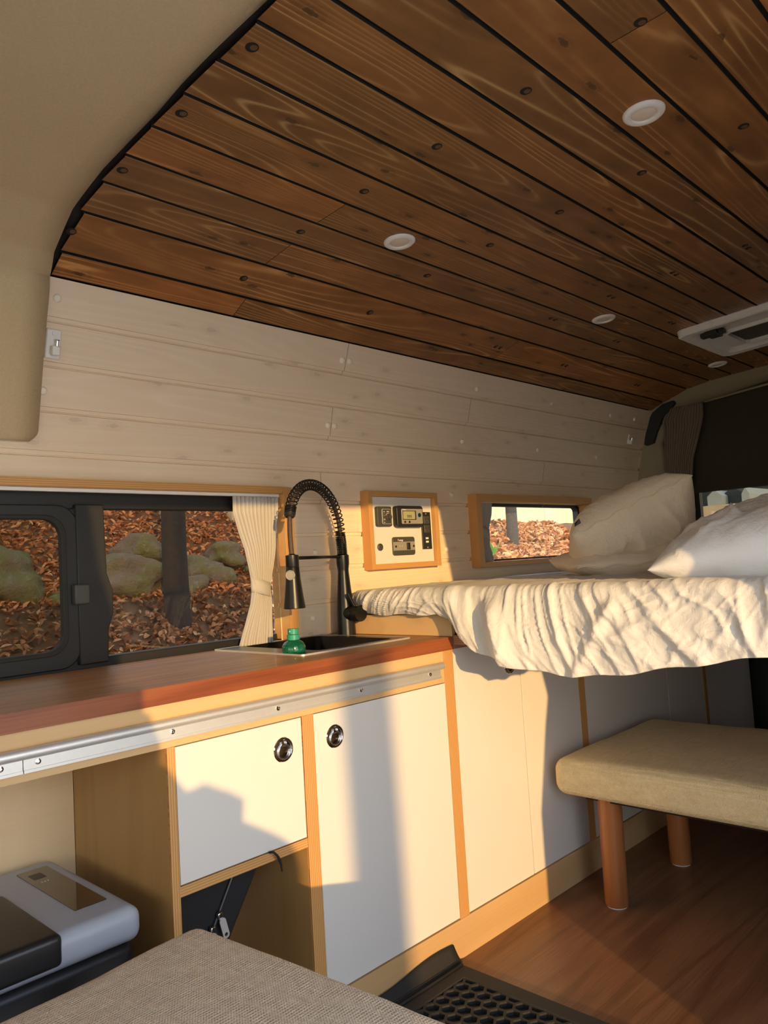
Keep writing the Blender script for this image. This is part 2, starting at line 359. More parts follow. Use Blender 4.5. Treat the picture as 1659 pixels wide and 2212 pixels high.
def tag(o, label=None, cat=None, group=None, kind=None):
    if label: o['label'] = label
    if cat: o['category'] = cat
    if group: o['group'] = group
    if kind: o['kind'] = kind
    return o
def thing(name, label, cat, loc, group=None, rz=0.0):
    o = bpy.data.objects.new(name, None); COL.objects.link(o); o.location = loc; o.rotation_euler = (0, 0, rz)
    o.empty_display_size = 0.05
    return tag(o, label, cat, group)
def struct(o): o['kind'] = 'structure'; return o
def copy_tree(o, parent=None):
    c = o.copy(); COL.objects.link(c); c.parent = parent
    for ch in [x for x in bpy.data.objects if x.parent == o]: copy_tree(ch, c)
    return c
def dup(o, loc, label=None, rz=None):
    c = copy_tree(o); c.location = loc
    if rz is not None: c.rotation_euler.z = rz
    if label: c['label'] = label
    return c
def rrect(x0, x1, y0, y1, r, n=6):
    out = []
    for cx, cy, a0 in ((x1 - r, y1 - r, 0), (x0 + r, y1 - r, 90), (x0 + r, y0 + r, 180), (x1 - r, y0 + r, 270)):
        for k in range(n + 1):
            a = math.radians(a0 + 90 * k / n); out.append((cx + r * math.cos(a), cy + r * math.sin(a)))
    return out
def lerp(a, b, t): return a + (b - a) * t
def interp(x, xs, ys):
    if x <= xs[0]: return ys[0]
    for i in range(1, len(xs)):
        if x <= xs[i]: return lerp(ys[i - 1], ys[i], (x - xs[i - 1]) / (xs[i] - xs[i - 1]))
    return ys[-1]
def sstep(t): t = max(0, min(1, t)); return t * t * (3 - 2 * t)

# ------------------------------------------------------------------ panelled ceiling and wall
def boards(name, prof, tones, xbreaks, skip, mat, flip=False):
    """prof: list of (y, z, board_id or -1 for groove); extruded along X between xbreaks"""
    bm = bmesh.new(); uvl = bm.loops.layers.uv.new('UVMap'); tl = bm.faces.layers.float.new('tone')
    arc = [0]
    for a, b in zip(prof, prof[1:]): arc.append(arc[-1] + math.hypot(b[0] - a[0], b[1] - a[1]))
    V = [[bm.verts.new((x, p[0], p[1])) for p in prof] for x in xbreaks]
    for i in range(len(xbreaks) - 1):
        for j in range(len(prof) - 1):
            bid = prof[j][2]; xm = (xbreaks[i] + xbreaks[i + 1]) / 2
            if skip(xm, (prof[j][0] + prof[j + 1][0]) / 2, (prof[j][1] + prof[j + 1][1]) / 2, bid, xbreaks[i + 1] - xbreaks[i]): continue
            q = [(i, j), (i + 1, j), (i + 1, j + 1), (i, j + 1)]
            f = bm.faces.new([V[a][b] for a, b in q])
            for lp, (a, b) in zip(f.loops, q):
                seg = tones[bid][1](xm) if bid >= 0 else 0
                lp[uvl].uv = (xbreaks[a] + bid * 3.37 + seg * 11.1, arc[b] + bid * 0.913 + seg * 0.41)
            f[tl] = (tones[bid][0] + tones[bid][1](xm) * 0.37) % 1.0 if bid >= 0 else 0.2
            f.material_index = 0 if bid >= 0 else 1
    for v in [v for v in bm.verts if not v.link_faces]: bm.verts.remove(v)
    o = mkobj(name, bm, mat, recalc=False)
    return struct(o)

CG = [(0.358, 1.9143), (0.4612, 1.9131), (0.5689, 1.9111), (0.6775, 1.9063), (0.7901, 1.9006), (0.8962, 1.8942), (1.0031, 1.8878), (1.1086, 1.8824), (1.2229, 1.8764), (1.3302, 1.869), (1.439, 1.8608), (1.5544, 1.8437), (1.6832, 1.8005), (1.7519, 1.766)]
CG = [(-0.17, 1.905), (-0.066, 1.908), (0.04, 1.911), (0.146, 1.913), (0.252, 1.914)] + CG
def groove_profile(G, gap, depth, side, first_id=0, chamf=0.0015):
    """side: unit outward (y,z) function given segment index"""
    prof = []
    n = len(G)
    for k in range(n - 1):
        a = Vector(G[k]); b = Vector(G[k + 1]); d = (b - a).normalized(); nr = side(d)
        prof.append((*(a + d * gap + nr * depth), -1))
        prof.append((*(a + d * gap + nr * chamf), first_id + k)); prof.append((*(a + d * (gap + chamf)), first_id + k))
        m = (a + b) / 2
        prof.append((*(b - d * (gap + chamf)), first_id + k)); prof.append((*(b - d * gap + nr * chamf), -1))
        prof.append((*(b - d * gap + nr * depth), -1))
    return prof
cprof = groove_profile(CG, 0.0042, 0.010, lambda d: Vector((-d.y, d.x)) if d.x > 0 else Vector((d.y, -d.x)))
joints = {16: 1.255, 14: 1.221, 12: 1.205, 8 - 1: 1.209, 15: 2.389}
NB = len(CG) - 1
cj = {}
for bid, x in ((NB - 1, 1.255), (NB - 3, 1.221), (NB - 5, 1.205), (NB - 12, 1.209), (NB - 2, 2.389), (NB - 14, 1.24), (NB - 9, 2.62)): cj.setdefault(bid, []).append(x)
xb = sorted({0.0, 3.93, 0.712} | {x + s for v_ in cj.values() for x in v_ for s in (-0.0009, 0.0009)} | {0.70 + 0.001 * k for k in range(64)} | {2.94, 3.40, 1.9})
cstart = [0.7125, 0.7155, 0.7125, 0.7165, 0.7125, 0.7155, 0.7125, 0.7115, 0.7155, 0.7125, 0.7165, 0.7135, 0.7175, 0.7195, 0.7235, 0.7315, 0.7435, 0.7505]
tones = [(random.random(), (lambda x, L=cj.get(k, []): sum(1 for j in L if x > j))) for k in range(NB)]
def cskip(x, y, z, bid, w):
    if w < 0.0025 and any(abs(x - j) < 0.001 for q_ in cj.values() for j in q_): return bid >= 0 and any(abs(x - j) < 0.001 for j in cj.get(bid, []))
    b = bid if bid >= 0 else 0
    if x < (cstart[min(b, len(cstart) - 1)] if bid >= 0 else interp(y, [1.2, 1.7], [0.718, 0.748])) - 0.001: return True
    return 2.94 < x < 3.40 and 0.72 < y < 1.15
ceiling = boards('ceiling', cprof, tones, xb, cskip, [M['ceil'], M['dark']])
# backing above the boards (roof skin), also what keeps daylight out
roof = MB(); rp = [(-0.25, 1.93)] + [(y, z + 0.012) for y, z in CG] + [(1.79, 1.775), (1.842, 1.67), (1.88, 1.50), (1.90, 1.36)]
rp2 = [(y + (0.03 if y > 1.6 else 0), z + 0.035) for y, z in rp][::-1]
vis = [(x, y) for x, y in rp + rp2]
roof.prism(vis, 'X', -2.2, 2.93).prism(vis, 'X', 3.41, 4.02)
roof.box(2.93, 3.41, -0.25, 0.71, 1.92, 1.95); roof.box(2.93, 3.41, 1.16, 1.5, 1.885, 1.93)
roof.prism([(1.5, 1.87), (1.69, 1.815), (1.79, 1.775), (1.842, 1.67), (1.88, 1.50), (1.90, 1.36), (1.94, 1.38), (1.83, 1.81), (1.52, 1.91)], 'X', 2.93, 3.41)
struct(mkobj('trim_1', roof, M['dark']))

WG = [(1.86, 0.62), (1.86, 0.725), (1.86, 0.83), (1.86, 0.94), (1.86, 1.045), (1.86, 1.15), (1.86, 1.255), (1.86, 1.359), (1.84, 1.462), (1.815, 1.566), (1.787, 1.668), (1.752, 1.766)]
wprof = []
for k in range(len(WG) - 1):
    a = Vector(WG[k]); b = Vector(WG[k + 1]); d = (b - a).normalized(); nr = Vector((d.y, -d.x)) if d.y > 0 else d
    n_out = Vector((abs(nr.x), abs(nr.y)))
    g = 0.0 if k == 0 else 0.0065
    if k: wprof += [(*(a + d * 0.0000 + n_out * 0.0125), k), (*(a + d * 0.0032 + n_out * 0.0125), k), (*(a + d * 0.0036 + n_out * 0.0075), k), (*(a + d * 0.0134 + n_out * 0.0075), k), (*(a + d * 0.0142 - n_out * 0.0), k)]
    else: wprof += [(*a, k)]
    ztop = b - d * 0.0008
    # extra breaks for the window holes
    for zz in (0.846, 1.03, 1.273, 1.285):
        if a.y + 0.016 < zz < b.y - 0.004: wprof.append((a.x, zz, k))
    wprof += [(*ztop, k)]
    if k < len(WG) - 2: wprof[-1] = (*ztop, k)
wj = {10: [1.703], 8: [1.675], 9: [2.376], 6: [1.646], 7: [2.95]}
wxb = sorted({-0.3, 0.735, 1.455, 2.447, 3.262, 3.75, 3.93, 0.748} | {x + s for v_ in wj.values() for x in v_ for s in (-0.0007, 0.0007)})
wtones = [(random.random(), (lambda x, L=wj.get(k, []): sum(1 for j in L if x > j))) for k in range(len(WG))]
def wskip(x, y, z, bid, w):
    if w < 0.002: return any(abs(x - j) < 0.001 for j in wj.get(bid, []))
    if x < 1.455 and z < 1.285: return True
    if 2.447 < x < 3.262 and 1.03 < z < 1.273: return True
    if x < 0.735 and z > 1.45: return True
    return False
wall = boards('wall_back', wprof, wtones, wxb, wskip, [M['wpine'], M['dark']])
# van side skin behind the boards
sk = MB(); sk.box(-2.2, 4.02, 1.885, 1.90, -0.62, 0.80); sk.box(-2.2, 0.40, 1.885, 1.90, 0.80, 1.30)
sk.box(1.47, 2.43, 1.876, 1.90, 0.80, 1.30); sk.box(3.28, 4.02, 1.876, 1.90, 0.80, 1.30); sk.box(2.43, 3.28, 1.885, 1.90, 0.80, 1.02)
sk.box(-2.2, 4.02, 1.876, 1.91, 1.30, 1.40); sk.box(-2.2, 0.75, 1.882, 1.90, 1.36, 1.60)
struct(mkobj('trim_2', sk, M['dark']))

# headliner of the raised front roof
def hl(u, v):
    # u 0..1 along profile from low wall to near side; v 0..1 toward the front
    P = [(1.853, 1.392), (1.835, 1.46), (1.808, 1.566), (1.779, 1.668), (1.747, 1.762), (1.69, 1.800), (1.56, 1.846), (1.40, 1.866), (1.1, 1.886), (0.8, 1.902), (0.4, 1.918), (0.0, 1.915), (-0.15, 1.908)]
    f = u * (len(P) - 1); i = min(int(f), len(P) - 2); t = f - i
    p = Vector(P[i]).lerp(Vector(P[i + 1]), t)
    x = 0.744 - 0.024 * sstep((u - 0.28) / 0.35) - 0.006 * sstep((u - 0.28) / 0.22) - v * 2.6
    if u < 0.03: x -= 0.02 * (1 - u / 0.03) ** 2 if v < 0.01 else 0
    inn = 0.10 * sstep(v * 1.6) + (0.012 if v > 0.004 and u < 0.33 else 0.0) + 0.004 - (0.020 * (1 - min(1, v * 26)) ** 2 * sstep((u - 0.31) / 0.25))
    c = Vector((0.9, 1.2)); d = (c - p).normalized()
    q = p + d * inn
    return (x, q.x, q.y)
hb = MB(); hb.grid(hl, 96, 40)
h_o = mkobj('trim_3', hb, M['headliner'], smooth=True, solid=0.01); struct(h_o)
for (x, y, z) in ((0.60, 1.775, 1.63), (0.62, 1.81, 1.47)):
    mb = MB(); mb.lathe([(0.0095, 0), (0.0095, 0.003), (0.007, 0.0045), (0, 0.005)], (x, y, z), (0, -1, -0.25), 24)
    mkobj('screw_cap', mb, M['headliner'], h_o, smooth=40)

# plug holes in ceiling, caps on wall
def czt(y):
    ys = [g[0] for g in CG]; zs = [g[1] for g in CG]; return interp(y, ys, zs)
def cnorm(y):
    d = Vector((0.04, czt(y + 0.02) - czt(y - 0.02))).normalized(); return Vector((0, d.y, -d.x))  # into the room
rows_y = [0.505, 0.729, 0.945, 1.158, 1.380, 1.617]
hx = [0.740, 1.200, 1.668, 2.335, 2.80, 3.45]
first = None
for y in rows_y:
    for x in hx:
        if x > 2.7 and y in (0.729, 0.945): continue
        if x < 1.0 and y < 0.9: continue
        n = cnorm(y); c = Vector((x, y, czt(y))) - n * 0.0012
        for dx in ((-0.014, 0.014) if x > 2.2 else (0,)):
            mb = MB(); cc = c + Vector((dx, 0, 0)); r = 0.0100 if x < 2.2 else 0.0075
            mb.lathe([(r + 0.0012, 0.0011), (r + 0.0012, 0.0016), (r, 0.0018), (r - 0.0004, 0.0013), (0, 0.0013)], cc, n, 20)
            for k, f in enumerate(mb.bm.faces): pass
            o = mkobj('plug_hole', mb, M['dark'], ceiling)  # dark surface disc stands in for the hole's shaded depth
            mb = MB(); mb.lathe([(r * 0.66, 0.0003), (r * 0.64, 0.0016), (0, 0.0017)], cc + Vector((0.0028, -0.0012, 0)), n, 20)
            mkobj('wood_plug', mb, M['plugwood'], o, smooth=40)
def wy(z): return interp(z, [g[1] for g in WG], [g[0] for g in WG])
caps = [(0.769, 1.722), (0.754, 1.511), (1.686, 1.712), (1.718, 1.713), (1.661, 1.508), (1.689, 1.508), (2.397, 1.706), (2.932, 1.706), (3.461, 1.706), (3.71, 1.712), (2.355, 1.506), (2.882, 1.508), (3.397, 1.505), (3.90, 1.505), (1.628, 1.308), (1.654, 1.308), (2.306, 1.301), (1.604, 1.101), (1.582, 0.896), (2.254, 1.093)]
for x, z in caps:
    n = Vector((0, -1, -(wy(z - 0.01) - wy(z + 0.01)) / 0.02)).normalized()
    mb = MB(); mb.lathe([(0.0100, -0.002), (0.0100, 0.002), (0.0088, 0.0048), (0.0058, 0.0066), (0, 0.0074)], (x, wy(z), z), n, 28)
    mkobj('screw_cap', mb, M['whitecap'], wall, smooth=40)

# floor, base board, end wall, near side with the sliding-door opening
struct(mkobj('floor', MB().box(-2.2, 3.95, -0.12, 1.88, -0.04, 0.0), M['floor']))
struct(mkobj('baseboard_back', MB().box(0.60, 3.90, 1.374, 1.392, 0.0, 0.098), M['beech'], bevel=0.0008))
rear_edge = [(1.243, 0.0), (1.243, 0.50), (1.30, 0.75), (1.326, 0.84), (1.27, 1.02), (1.225, 1.277), (1.17, 1.56)]  # unseen rear jamb, outline bent to put its shadow edge in place
nw = MB(); nw.prism(rear_edge + [(1.17, 1.93), (3.99, 1.93), (3.99, 0.0)], 'Y', -0.17, -0.13)
front_edge = [(-0.01, 0.0), (-0.01, 0.80), (-0.065, 0.93), (-0.135, 1.03), (-0.135, 1.25), (-0.18, 1.40), (-0.20, 1.56)]  # unseen front jamb, lower part widened to shade the partition and seat
nw.prism([(-0.62, 0.0)] + front_edge + [(-0.20, 1.93), (-0.62, 1.93)], 'Y', -0.17, -0.13)
nw.box(-2.2, -0.62, -0.17, -0.13, 0.0, 0.72); nw.box(-2.2, -0.62, -0.17, -0.13, 1.38, 1.93); nw.box(-2.2, -1.85, -0.17, -0.13, 0.72, 1.38)  # cab side opening added to flood the front with daylight
nw.box(-0.20, 1.17, -0.17, -0.13, 1.56, 1.93); nw.box(-2.2, 3.99, -0.17, -0.13, -0.60, 0.0)
struct(mkobj('wall_front', nw, M['headliner'], bevel=0.003))  # unseen near side kept pale so it bounces light inward
# cab end with the windscreen opening
cw = MB(); cw.box(-2.24, -2.2, -0.17, 1.90, -0.6, 0.75); cw.box(-2.24, -2.2, -0.17, 1.90, 1.55, 1.95); cw.box(-2.24, -2.2, -0.17, 0.0, 0.75, 1.55); cw.box(-2.24, -2.2, 1.75, 1.90, 0.75, 1.55)
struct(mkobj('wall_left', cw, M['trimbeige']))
w3 = struct(mkobj('window_3', MB().box(-2.225, -2.22, 0.0, 1.75, 0.75, 1.55), M['clear']))

# rear end of the van: trim, pillar, window opening
outer = [(1.862, 0.80), (1.862, 1.36), (1.846, 1.46), (1.80, 1.65), (1.76, 1.772), (1.695, 1.838), (1.538, 1.871), (1.182, 1.898), (0.6, 1.915), (-0.13, 1.91)]
inner = [(1.70, 0.80), (1.70, 1.36), (1.735, 1.46), (1.742, 1.60), (1.668, 1.698), (1.624, 1.741), (1.495, 1.782), (1.188, 1.823), (0.6, 1.842), (-0.13, 1.842)]
rw = MB(); bm = rw.bm
L = []
for k in range(10):
    yo, zo = outer[k]; yi, zi = inner[k]
    L.append([bm.verts.new(p) for p in ((3.86, yo, zo), (3.872, lerp(yo, yi, 0.12), lerp(zo, zi, 0.12)), (3.895, lerp(yo, yi, 0.5), lerp(zo, zi, 0.5)), (3.925, lerp(yo, yi, 0.93), lerp(zo, zi, 0.93)), (3.94, yi, zi), (3.985, yi, zi))])
for A, B in zip(L, L[1:]):
    for j in range(5): bm.faces.new((A[j], A[j + 1], B[j + 1], B[j]))
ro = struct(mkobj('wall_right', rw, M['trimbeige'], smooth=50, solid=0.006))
gr = MB(); arc = [(1.815, 1.635), (1.79, 1.70), (1.745, 1.757), (1.69, 1.79), (1.63, 1.80), (1.625, 1.785), (1.66, 1.752), (1.70, 1.71), (1.735, 1.65), (1.755, 1.60), (1.79, 1.588), (1.812, 1.60)]
gr.prism([(y - 0.0, z) for y, z in arc], 'X', 3.868, 3.90); mkobj('speaker_grille', gr, M['blackp'], ro, bevel=0.004)
for y, z in ((1.745, 1.813), (1.62, 1.853), (1.50, 1.874), (1.38, 1.884), (1.22, 1.894)):
    mkobj('trim_clip', MB().box(3.852, 3.862, y - 0.012, y + 0.012, z - 0.006, z + 0.002), M['trimbeige'], ro, bevel=0.002)
rd = MB(); rd.box(3.99, 4.02, -0.17, 1.9, -0.6, 0.95); rd.box(3.985, 4.02, -0.17, 0.20, 0.95, 1.95); rd.box(3.985, 4.02, 1.585, 1.92, 0.95, 1.95); rd.box(3.985, 4.02, 0.2, 1.585, 1.79, 1.96)
do = struct(mkobj('door_1', rd, M['blackp']))
mkobj('window_pane', MB().box(3.998, 4.003, 0.2, 1.585, 0.95, 1.79), M['tint'], do)
rl = MB(); rl.tube([(3.915, 1.49, 1.770), (3.915, 1.2, 1.797), (3.915, 0.8, 1.815), (3.915, 0.2, 1.82)], 0.006, 10)
tag(mkobj('curtain_rail', rl, M['trimbeige'], smooth=True), 'thin pale curtain rail along the top of the rear window', 'curtain rail')
def bl(u, v):
    y = lerp(0.15, 1.60, u); zt_ = interp(y, [0.2, 0.6, 1.19, 1.5, 1.6], [1.80, 1.80, 1.79, 1.755, 1.74]); z = lerp(zt_ + 0.05, 1.318, v)
    return (3.945 + 0.006 * math.sin(v * 9) + 0.003 * noise.noise(Vector((y * 4, z * 5, 0))), y, z)
mkobj('window_shade', MB().grid(bl, 40, 30), M['blind'], do, smooth=True, solid=0.004)

# ------------------------------------------------------------------ pleated curtains
def curtain(name, label, axis, c0, spans, nfold, depth, mat, group=None, tie=None, zs=None, nv=60, straight=False):
    """spans: list of (z, lo, hi) ; hangs in plane axis=const c0"""
    t_ = thing(name, label, 'curtain', (spans[-1][1], c0, spans[-1][0]) if axis == 'Y' else (c0, spans[-1][1], spans[-1][0]), group)
    zz = [s_[0] for s_ in spans][::-1]; lo = [s_[1] for s_ in spans][::-1]; hi = [s_[2] for s_ in spans][::-1]
    nu = nfold * 10
    def f(u, v):
        z = lerp(zz[-1], zz[0], v); a = interp(z, zz, lo); b = interp(z, zz, hi)
        w = (b - a) / (hi[-1] - lo[-1])
        p = lerp(a, b, u) + 0.15 * (b - a) / nfold * math.sin(u * nfold * 6.283 * 1 + 1.2)
        ph = u * nfold * 6.283
        am = depth * (0.55 + 0.45 * (1 - w)) * (1 - 0.35 * math.exp(-((z - zz[-1]) / 0.03) ** 2))
        sd = am * (math.sin(ph) + 0.35 * math.sin(ph * 2 + 1)) + 0.006 * noise.noise(Vector((u * 5, z * 9, 3.1)))
        z2 = z - (0.012 * math.sin(u * 3.1) if v > 0.98 else 0)
        return (p, c0 + sd, z2) if axis == 'Y' else (c0 + sd, p, z2)
    mkobj('cloth', MB().grid(f, nu, nv), mat, t_, smooth=True, solid=0.0012)
    if tie:
        z, th = tie; a = interp(z, zz, lo) - 0.004; b = interp(z, zz, hi) + 0.004; d = depth * 1.25 + 0.004
        pts = []
        for k in range(28):
            an = 2 * math.pi * k / 28; p = (a + b) / 2 + (b - a) / 2 * math.cos(an); s_ = d * math.sin(an)
            pts.append((p, c0 + s_) if axis == 'Y' else (c0 + s_, p))
        tb = MB()
        def g(u, v):
            k = int(round(u * 28)) % 28; x, y = pts[k]; tilt = 0.010 * math.cos(2 * math.pi * k / 28)
            return (x, y, z + (v - 0.5) * th - tilt)
        tb.grid(g, 28, 3, wrapu=True); mkobj('tieback', tb, mat, t_, smooth=50, solid=0.002)
    return t_
curtain('window_curtain', 'pale grey pleated curtain tied back beside the large left window', 'Y', 1.838,
        [(1.272, 1.285, 1.450), (1.225, 1.285, 1.446), (1.12, 1.322, 1.428), (1.005, 1.343, 1.400), (0.96, 1.335, 1.402), (0.845, 1.288, 1.40)], 12, 0.009, M['curtain'], tie=(1.005, 0.042))
curtain('window_curtain', 'small grey pleated curtain tied at left side of the narrow window', 'Y', 1.838,
        [(1.270, 2.444, 2.532), (1.22, 2.444, 2.522), (1.155, 2.444, 2.496), (1.10, 2.444, 2.494), (1.04, 2.444, 2.520)], 8, 0.005, M['curtaing'], tie=(1.15, 0.040))
curtain('window_curtain', 'brown-grey pleated curtain hanging beside the dark rear window', 'X', 3.885,
        [(1.765, 1.487, 1.665), (1.70, 1.49, 1.70), (1.66, 1.50, 1.695), (1.50, 1.555, 1.705), (1.30, 1.59, 1.72), (1.0, 1.61, 1.72)], 14, 0.012, M['curtainr'])

# ------------------------------------------------------------------ window 1: wooden frame, sliding window unit
wf = MB(); wf.box(0.30, 1.4575, 1.822, 1.895, 1.281, 1.302)
w1 = struct(mkobj('window_1', wf, M['plyz'], bevel=0.001))
mkobj('frame_side', MB().box(1.458, 1.492, 1.820, 1.895, 0.846, 1.3005), M['plyx'], w1, bevel=0.001)
mkobj('curtain_track', MB().box(0.30, 1.456, 1.838, 1.85, 1.272, 1.281), M['whitep'], w1, bevel=0.001)
fr = MB(); fr.box(0.30, 1.46, 1.885, 1.92, 1.235, 1.285); fr.box(0.30, 1.46, 1.885, 1.925, 0.80, 0.862)
fr.prism([(0.842, 0.85), (0.915, 0.85), (0.918, 0.93), (0.932, 0.97), (0.932, 1.03), (0.918, 1.07), (0.915, 1.245), (0.842, 1.245)], 'Y', 1.868, 1.915)
mkobj('window_surround', fr, M['blackp'], w1, bevel=0.003)
sf = MB(); sf.ringprism(rrect(0.30, 0.848, 0.845, 1.243, 0.05), rrect(0.325, 0.812, 0.882, 1.215, 0.05), 'Y', 1.872, 1.895)
so = mkobj('sliding_sash', sf, M['blackp'], w1, bevel=0.003)
sf = MB(); sf.ringprism(rrect(0.322, 0.816, 0.879, 1.218, 0.05), rrect(0.332, 0.804, 0.890, 1.208, 0.045), 'Y', 1.866, 1.888); mkobj('rubber_seal', sf, M['rubber'], so, bevel=0.002)
mkobj('sash_latch', MB().box(0.826, 0.863, 1.848, 1.872, 0.998, 1.047), M['dkp'], so, bevel=0.004)
mkobj('window_pane', MB().box(0.31, 0.83, 1.889, 1.892, 0.87, 1.23), M['tintd'], so)
mkobj('window_pane', MB().box(0.91, 1.458, 1.900, 1.904, 0.82, 1.275), M['tint'], w1)

# window 2
w2b = MB(); w2b.box(2.436, 3.27, 1.818, 1.895, 1.276, 1.304)
w2 = struct(mkobj('window_2', w2b, M['plyz'], bevel=0.001))
mkobj('frame_bottom', MB().box(2.436, 3.27, 1.818, 1.895, 1.016, 1.036), M['plyz'], w2, bevel=0.001)
mkobj('frame_side', MB().box(2.405, 2.436, 1.8175, 1.8945, 1.0165, 1.3035), M['plyx'], w2, bevel=0.001)
mkobj('frame_side', MB().box(3.27, 3.30, 1.8175, 1.8945, 1.0165, 1.3035), M['plyx'], w2, bevel=0.001)
s2 = MB(); s2.ringprism(rrect(2.437, 3.269, 1.037, 1.275, 0.02), rrect(2.449, 3.257, 1.045, 1.262, 0.02), 'Y', 1.872, 1.90); mkobj('window_surround', s2, M['blackp'], w2)
mkobj('window_pane', MB().box(2.445, 3.262, 1.893, 1.897, 1.04, 1.27), M['clear'], w2)

# ------------------------------------------------------------------ control panel
cp = thing('control_panel', 'framed cream panel of switches, displays and sockets on the white board wall', 'control panel', (1.99, 1.86, 1.04))
pb = MB(); pb.box(1.845, 2.155, 1.838, 1.859, 1.048, 1.286); mkobj('back_board', pb, M['laminate'], cp)
def fr4(x0, x1, z0, z1, y0, y1, w):
    mkobj('frame_rail', MB().box(x0 + w, x1 - w, y0, y1, z1 - w, z1), M['plyz'], cp, bevel=0.0008); mkobj('frame_rail', MB().box(x0 + w, x1 - w, y0, y1, z0, z0 + w), M['plyz'], cp, bevel=0.0008)
    a = MB(); a.box(x0 - .0005, x0 + w, y0 - .0004, y1, z0 - .0005, z1 + .0005); mkobj('frame_side', a, M['plyx'], cp, bevel=0.0008)
    a = MB(); a.box(x1 - w, x1 + .0005, y0 - .0004, y1, z0 - .0005, z1 + .0005); mkobj('frame_side', a, M['plyx'], cp, bevel=0.0008)
fr4(1.818, 2.176, 1.035, 1.300, 1.822, 1.862, 0.018)
Y0 = 1.838
def plate(name, x0, x1, z0, z1, r, th, mat, par=cp, y=Y0, bev=0.0015):
    return mkobj(name, MB().prism(rrect(x0, x1, z0, z1, r, 5), 'Y', y - th, y), mat, par, bevel=bev)
def text(body, x, z, size, y, mat, par, name='lettering', bold=0.0):
    cu = bpy.data.curves.new(name, 'FONT'); cu.body = body; cu.size = size; cu.extrude = 0.0002; cu.offset = bold; cu.align_x = 'LEFT'
    tmp = bpy.data.objects.new('tmp', cu); COL.objects.link(tmp)
    dg = bpy.context.evaluated_depsgraph_get(); me = bpy.data.meshes.new_from_object(tmp.evaluated_get(dg))
    bpy.data.objects.remove(tmp); bpy.data.curves.remove(cu)
    me.transform(Matrix(((1, 0, 0, x), (0, 0, -1, y), (0, 1, 0, z), (0, 0, 0, 1))))
    me.materials.clear(); me.materials.append(mat)
    o = bpy.data.objects.new(name, me); COL.objects.link(o); o.parent = par
    off = Vector((0, 0, 0)); q = par
    while q is not None: off += q.location; q = q.parent
    o.location = -off
    return o
# dial control
d1 = plate('dial_switch', 1.860, 1.930, 1.180, 1.248, 0.006, 0.014, M['dkp'])
plate('dial_face', 1.880, 1.926, 1.187, 1.240, 0.006, 0.016, M['greyp'], d1)
plate('dial_face', 1.882, 1.924, 1.189, 1.238, 0.005, 0.0166, M['dkp'], d1)
mkobj('dial_knob', MB().lathe([(0.0125, 0), (0.0125, 0.004), (0.009, 0.005), (0.008, 0.012), (0, 0.0125)], (1.909, Y0 - 0.016, 1.211), (0, -1, 0), 28), M['dkp'], d1, smooth=35)
rg = MB(); rg.tube([(1.909 + 0.0135 * math.cos(a), Y0 - 0.0168, 1.211 + 0.0135 * math.sin(a)) for a in [math.radians(20 + k * 8) for k in range(18)]], 0.0006, 6); mkobj('dial_mark', rg, M['whiteink'], d1)
text('MAX', 1.902, 1.228, 0.006, Y0 - 0.0168, M['whiteink'], d1); text('MIN', 1.886, 1.228, 0.004, Y0 - 0.0168, M['whiteink'], d1)
for z in (1.222, 1.216): mkobj('indicator_mark', MB().lathe([(0.0009, 0), (0.0009, 0.0006), (0, 0.0007)], (1.889, Y0 - 0.0166, z), (0, -1, 0), 8), M['whiteink'], d1)
mkobj('push_button', MB().lathe([(0.004, 0), (0.0035, 0.002), (0, 0.002)], (1.889, Y0 - 0.0166, 1.203), (0, -1, 0), 16), M['greyp'], d1)
mkobj('indicator_mark', MB().lathe([(0.0016, 0), (0.0016, 0.0006), (0, 0.0007)], (1.889, Y0 - 0.0166, 1.193), (0, -1, 0), 8), M['whiteink'], d1)
# charge display
d2 = plate('charge_display', 1.948, 2.084, 1.176, 1.251, 0.011, 0.022, M['black'])
plate('display_face', 1.970, 2.080, 1.187, 1.240, 0.004, 0.0235, M['greyp'], d2)
plate('screen_bezel', 1.974, 2.045, 1.201, 1.234, 0.003, 0.0245, M['black'], d2)
plate('screen', 1.977, 2.038, 1.2035, 1.2315, 0.001, 0.0250, M['lcd'], d2, bev=0.0003)
text('999', 1.995, 1.207, 0.0165, Y0 - 0.0252, M['ink'], d2); text('8', 2.031, 1.226, 0.004, Y0 - 0.0252, M['ink'], d2)
text('Renogy', 1.976, 1.2355, 0.0055, Y0 - 0.0237, M['whiteink'], d2)
for x in (1.985, 2.008): mkobj('push_button', MB().lathe([(0.0042, 0), (0.0036, 0.002), (0, 0.002)], (x, Y0 - 0.0235, 1.194), (0, -1, 0), 16), M['black'], d2)
mkobj('button_ring', MB().lathe([(0.0105, 0), (0.0105, 0.001), (0.009, 0.001), (0.009, 0)], (2.0625, Y0 - 0.0235, 1.218), (0, -1, 0), 24), M['bluering'], d2)
mkobj('push_button', MB().lathe([(0.0078, 0), (0.007, 0.002), (0, 0.002)], (2.0625, Y0 - 0.0235, 1.218), (0, -1, 0), 24), M['black'], d2)
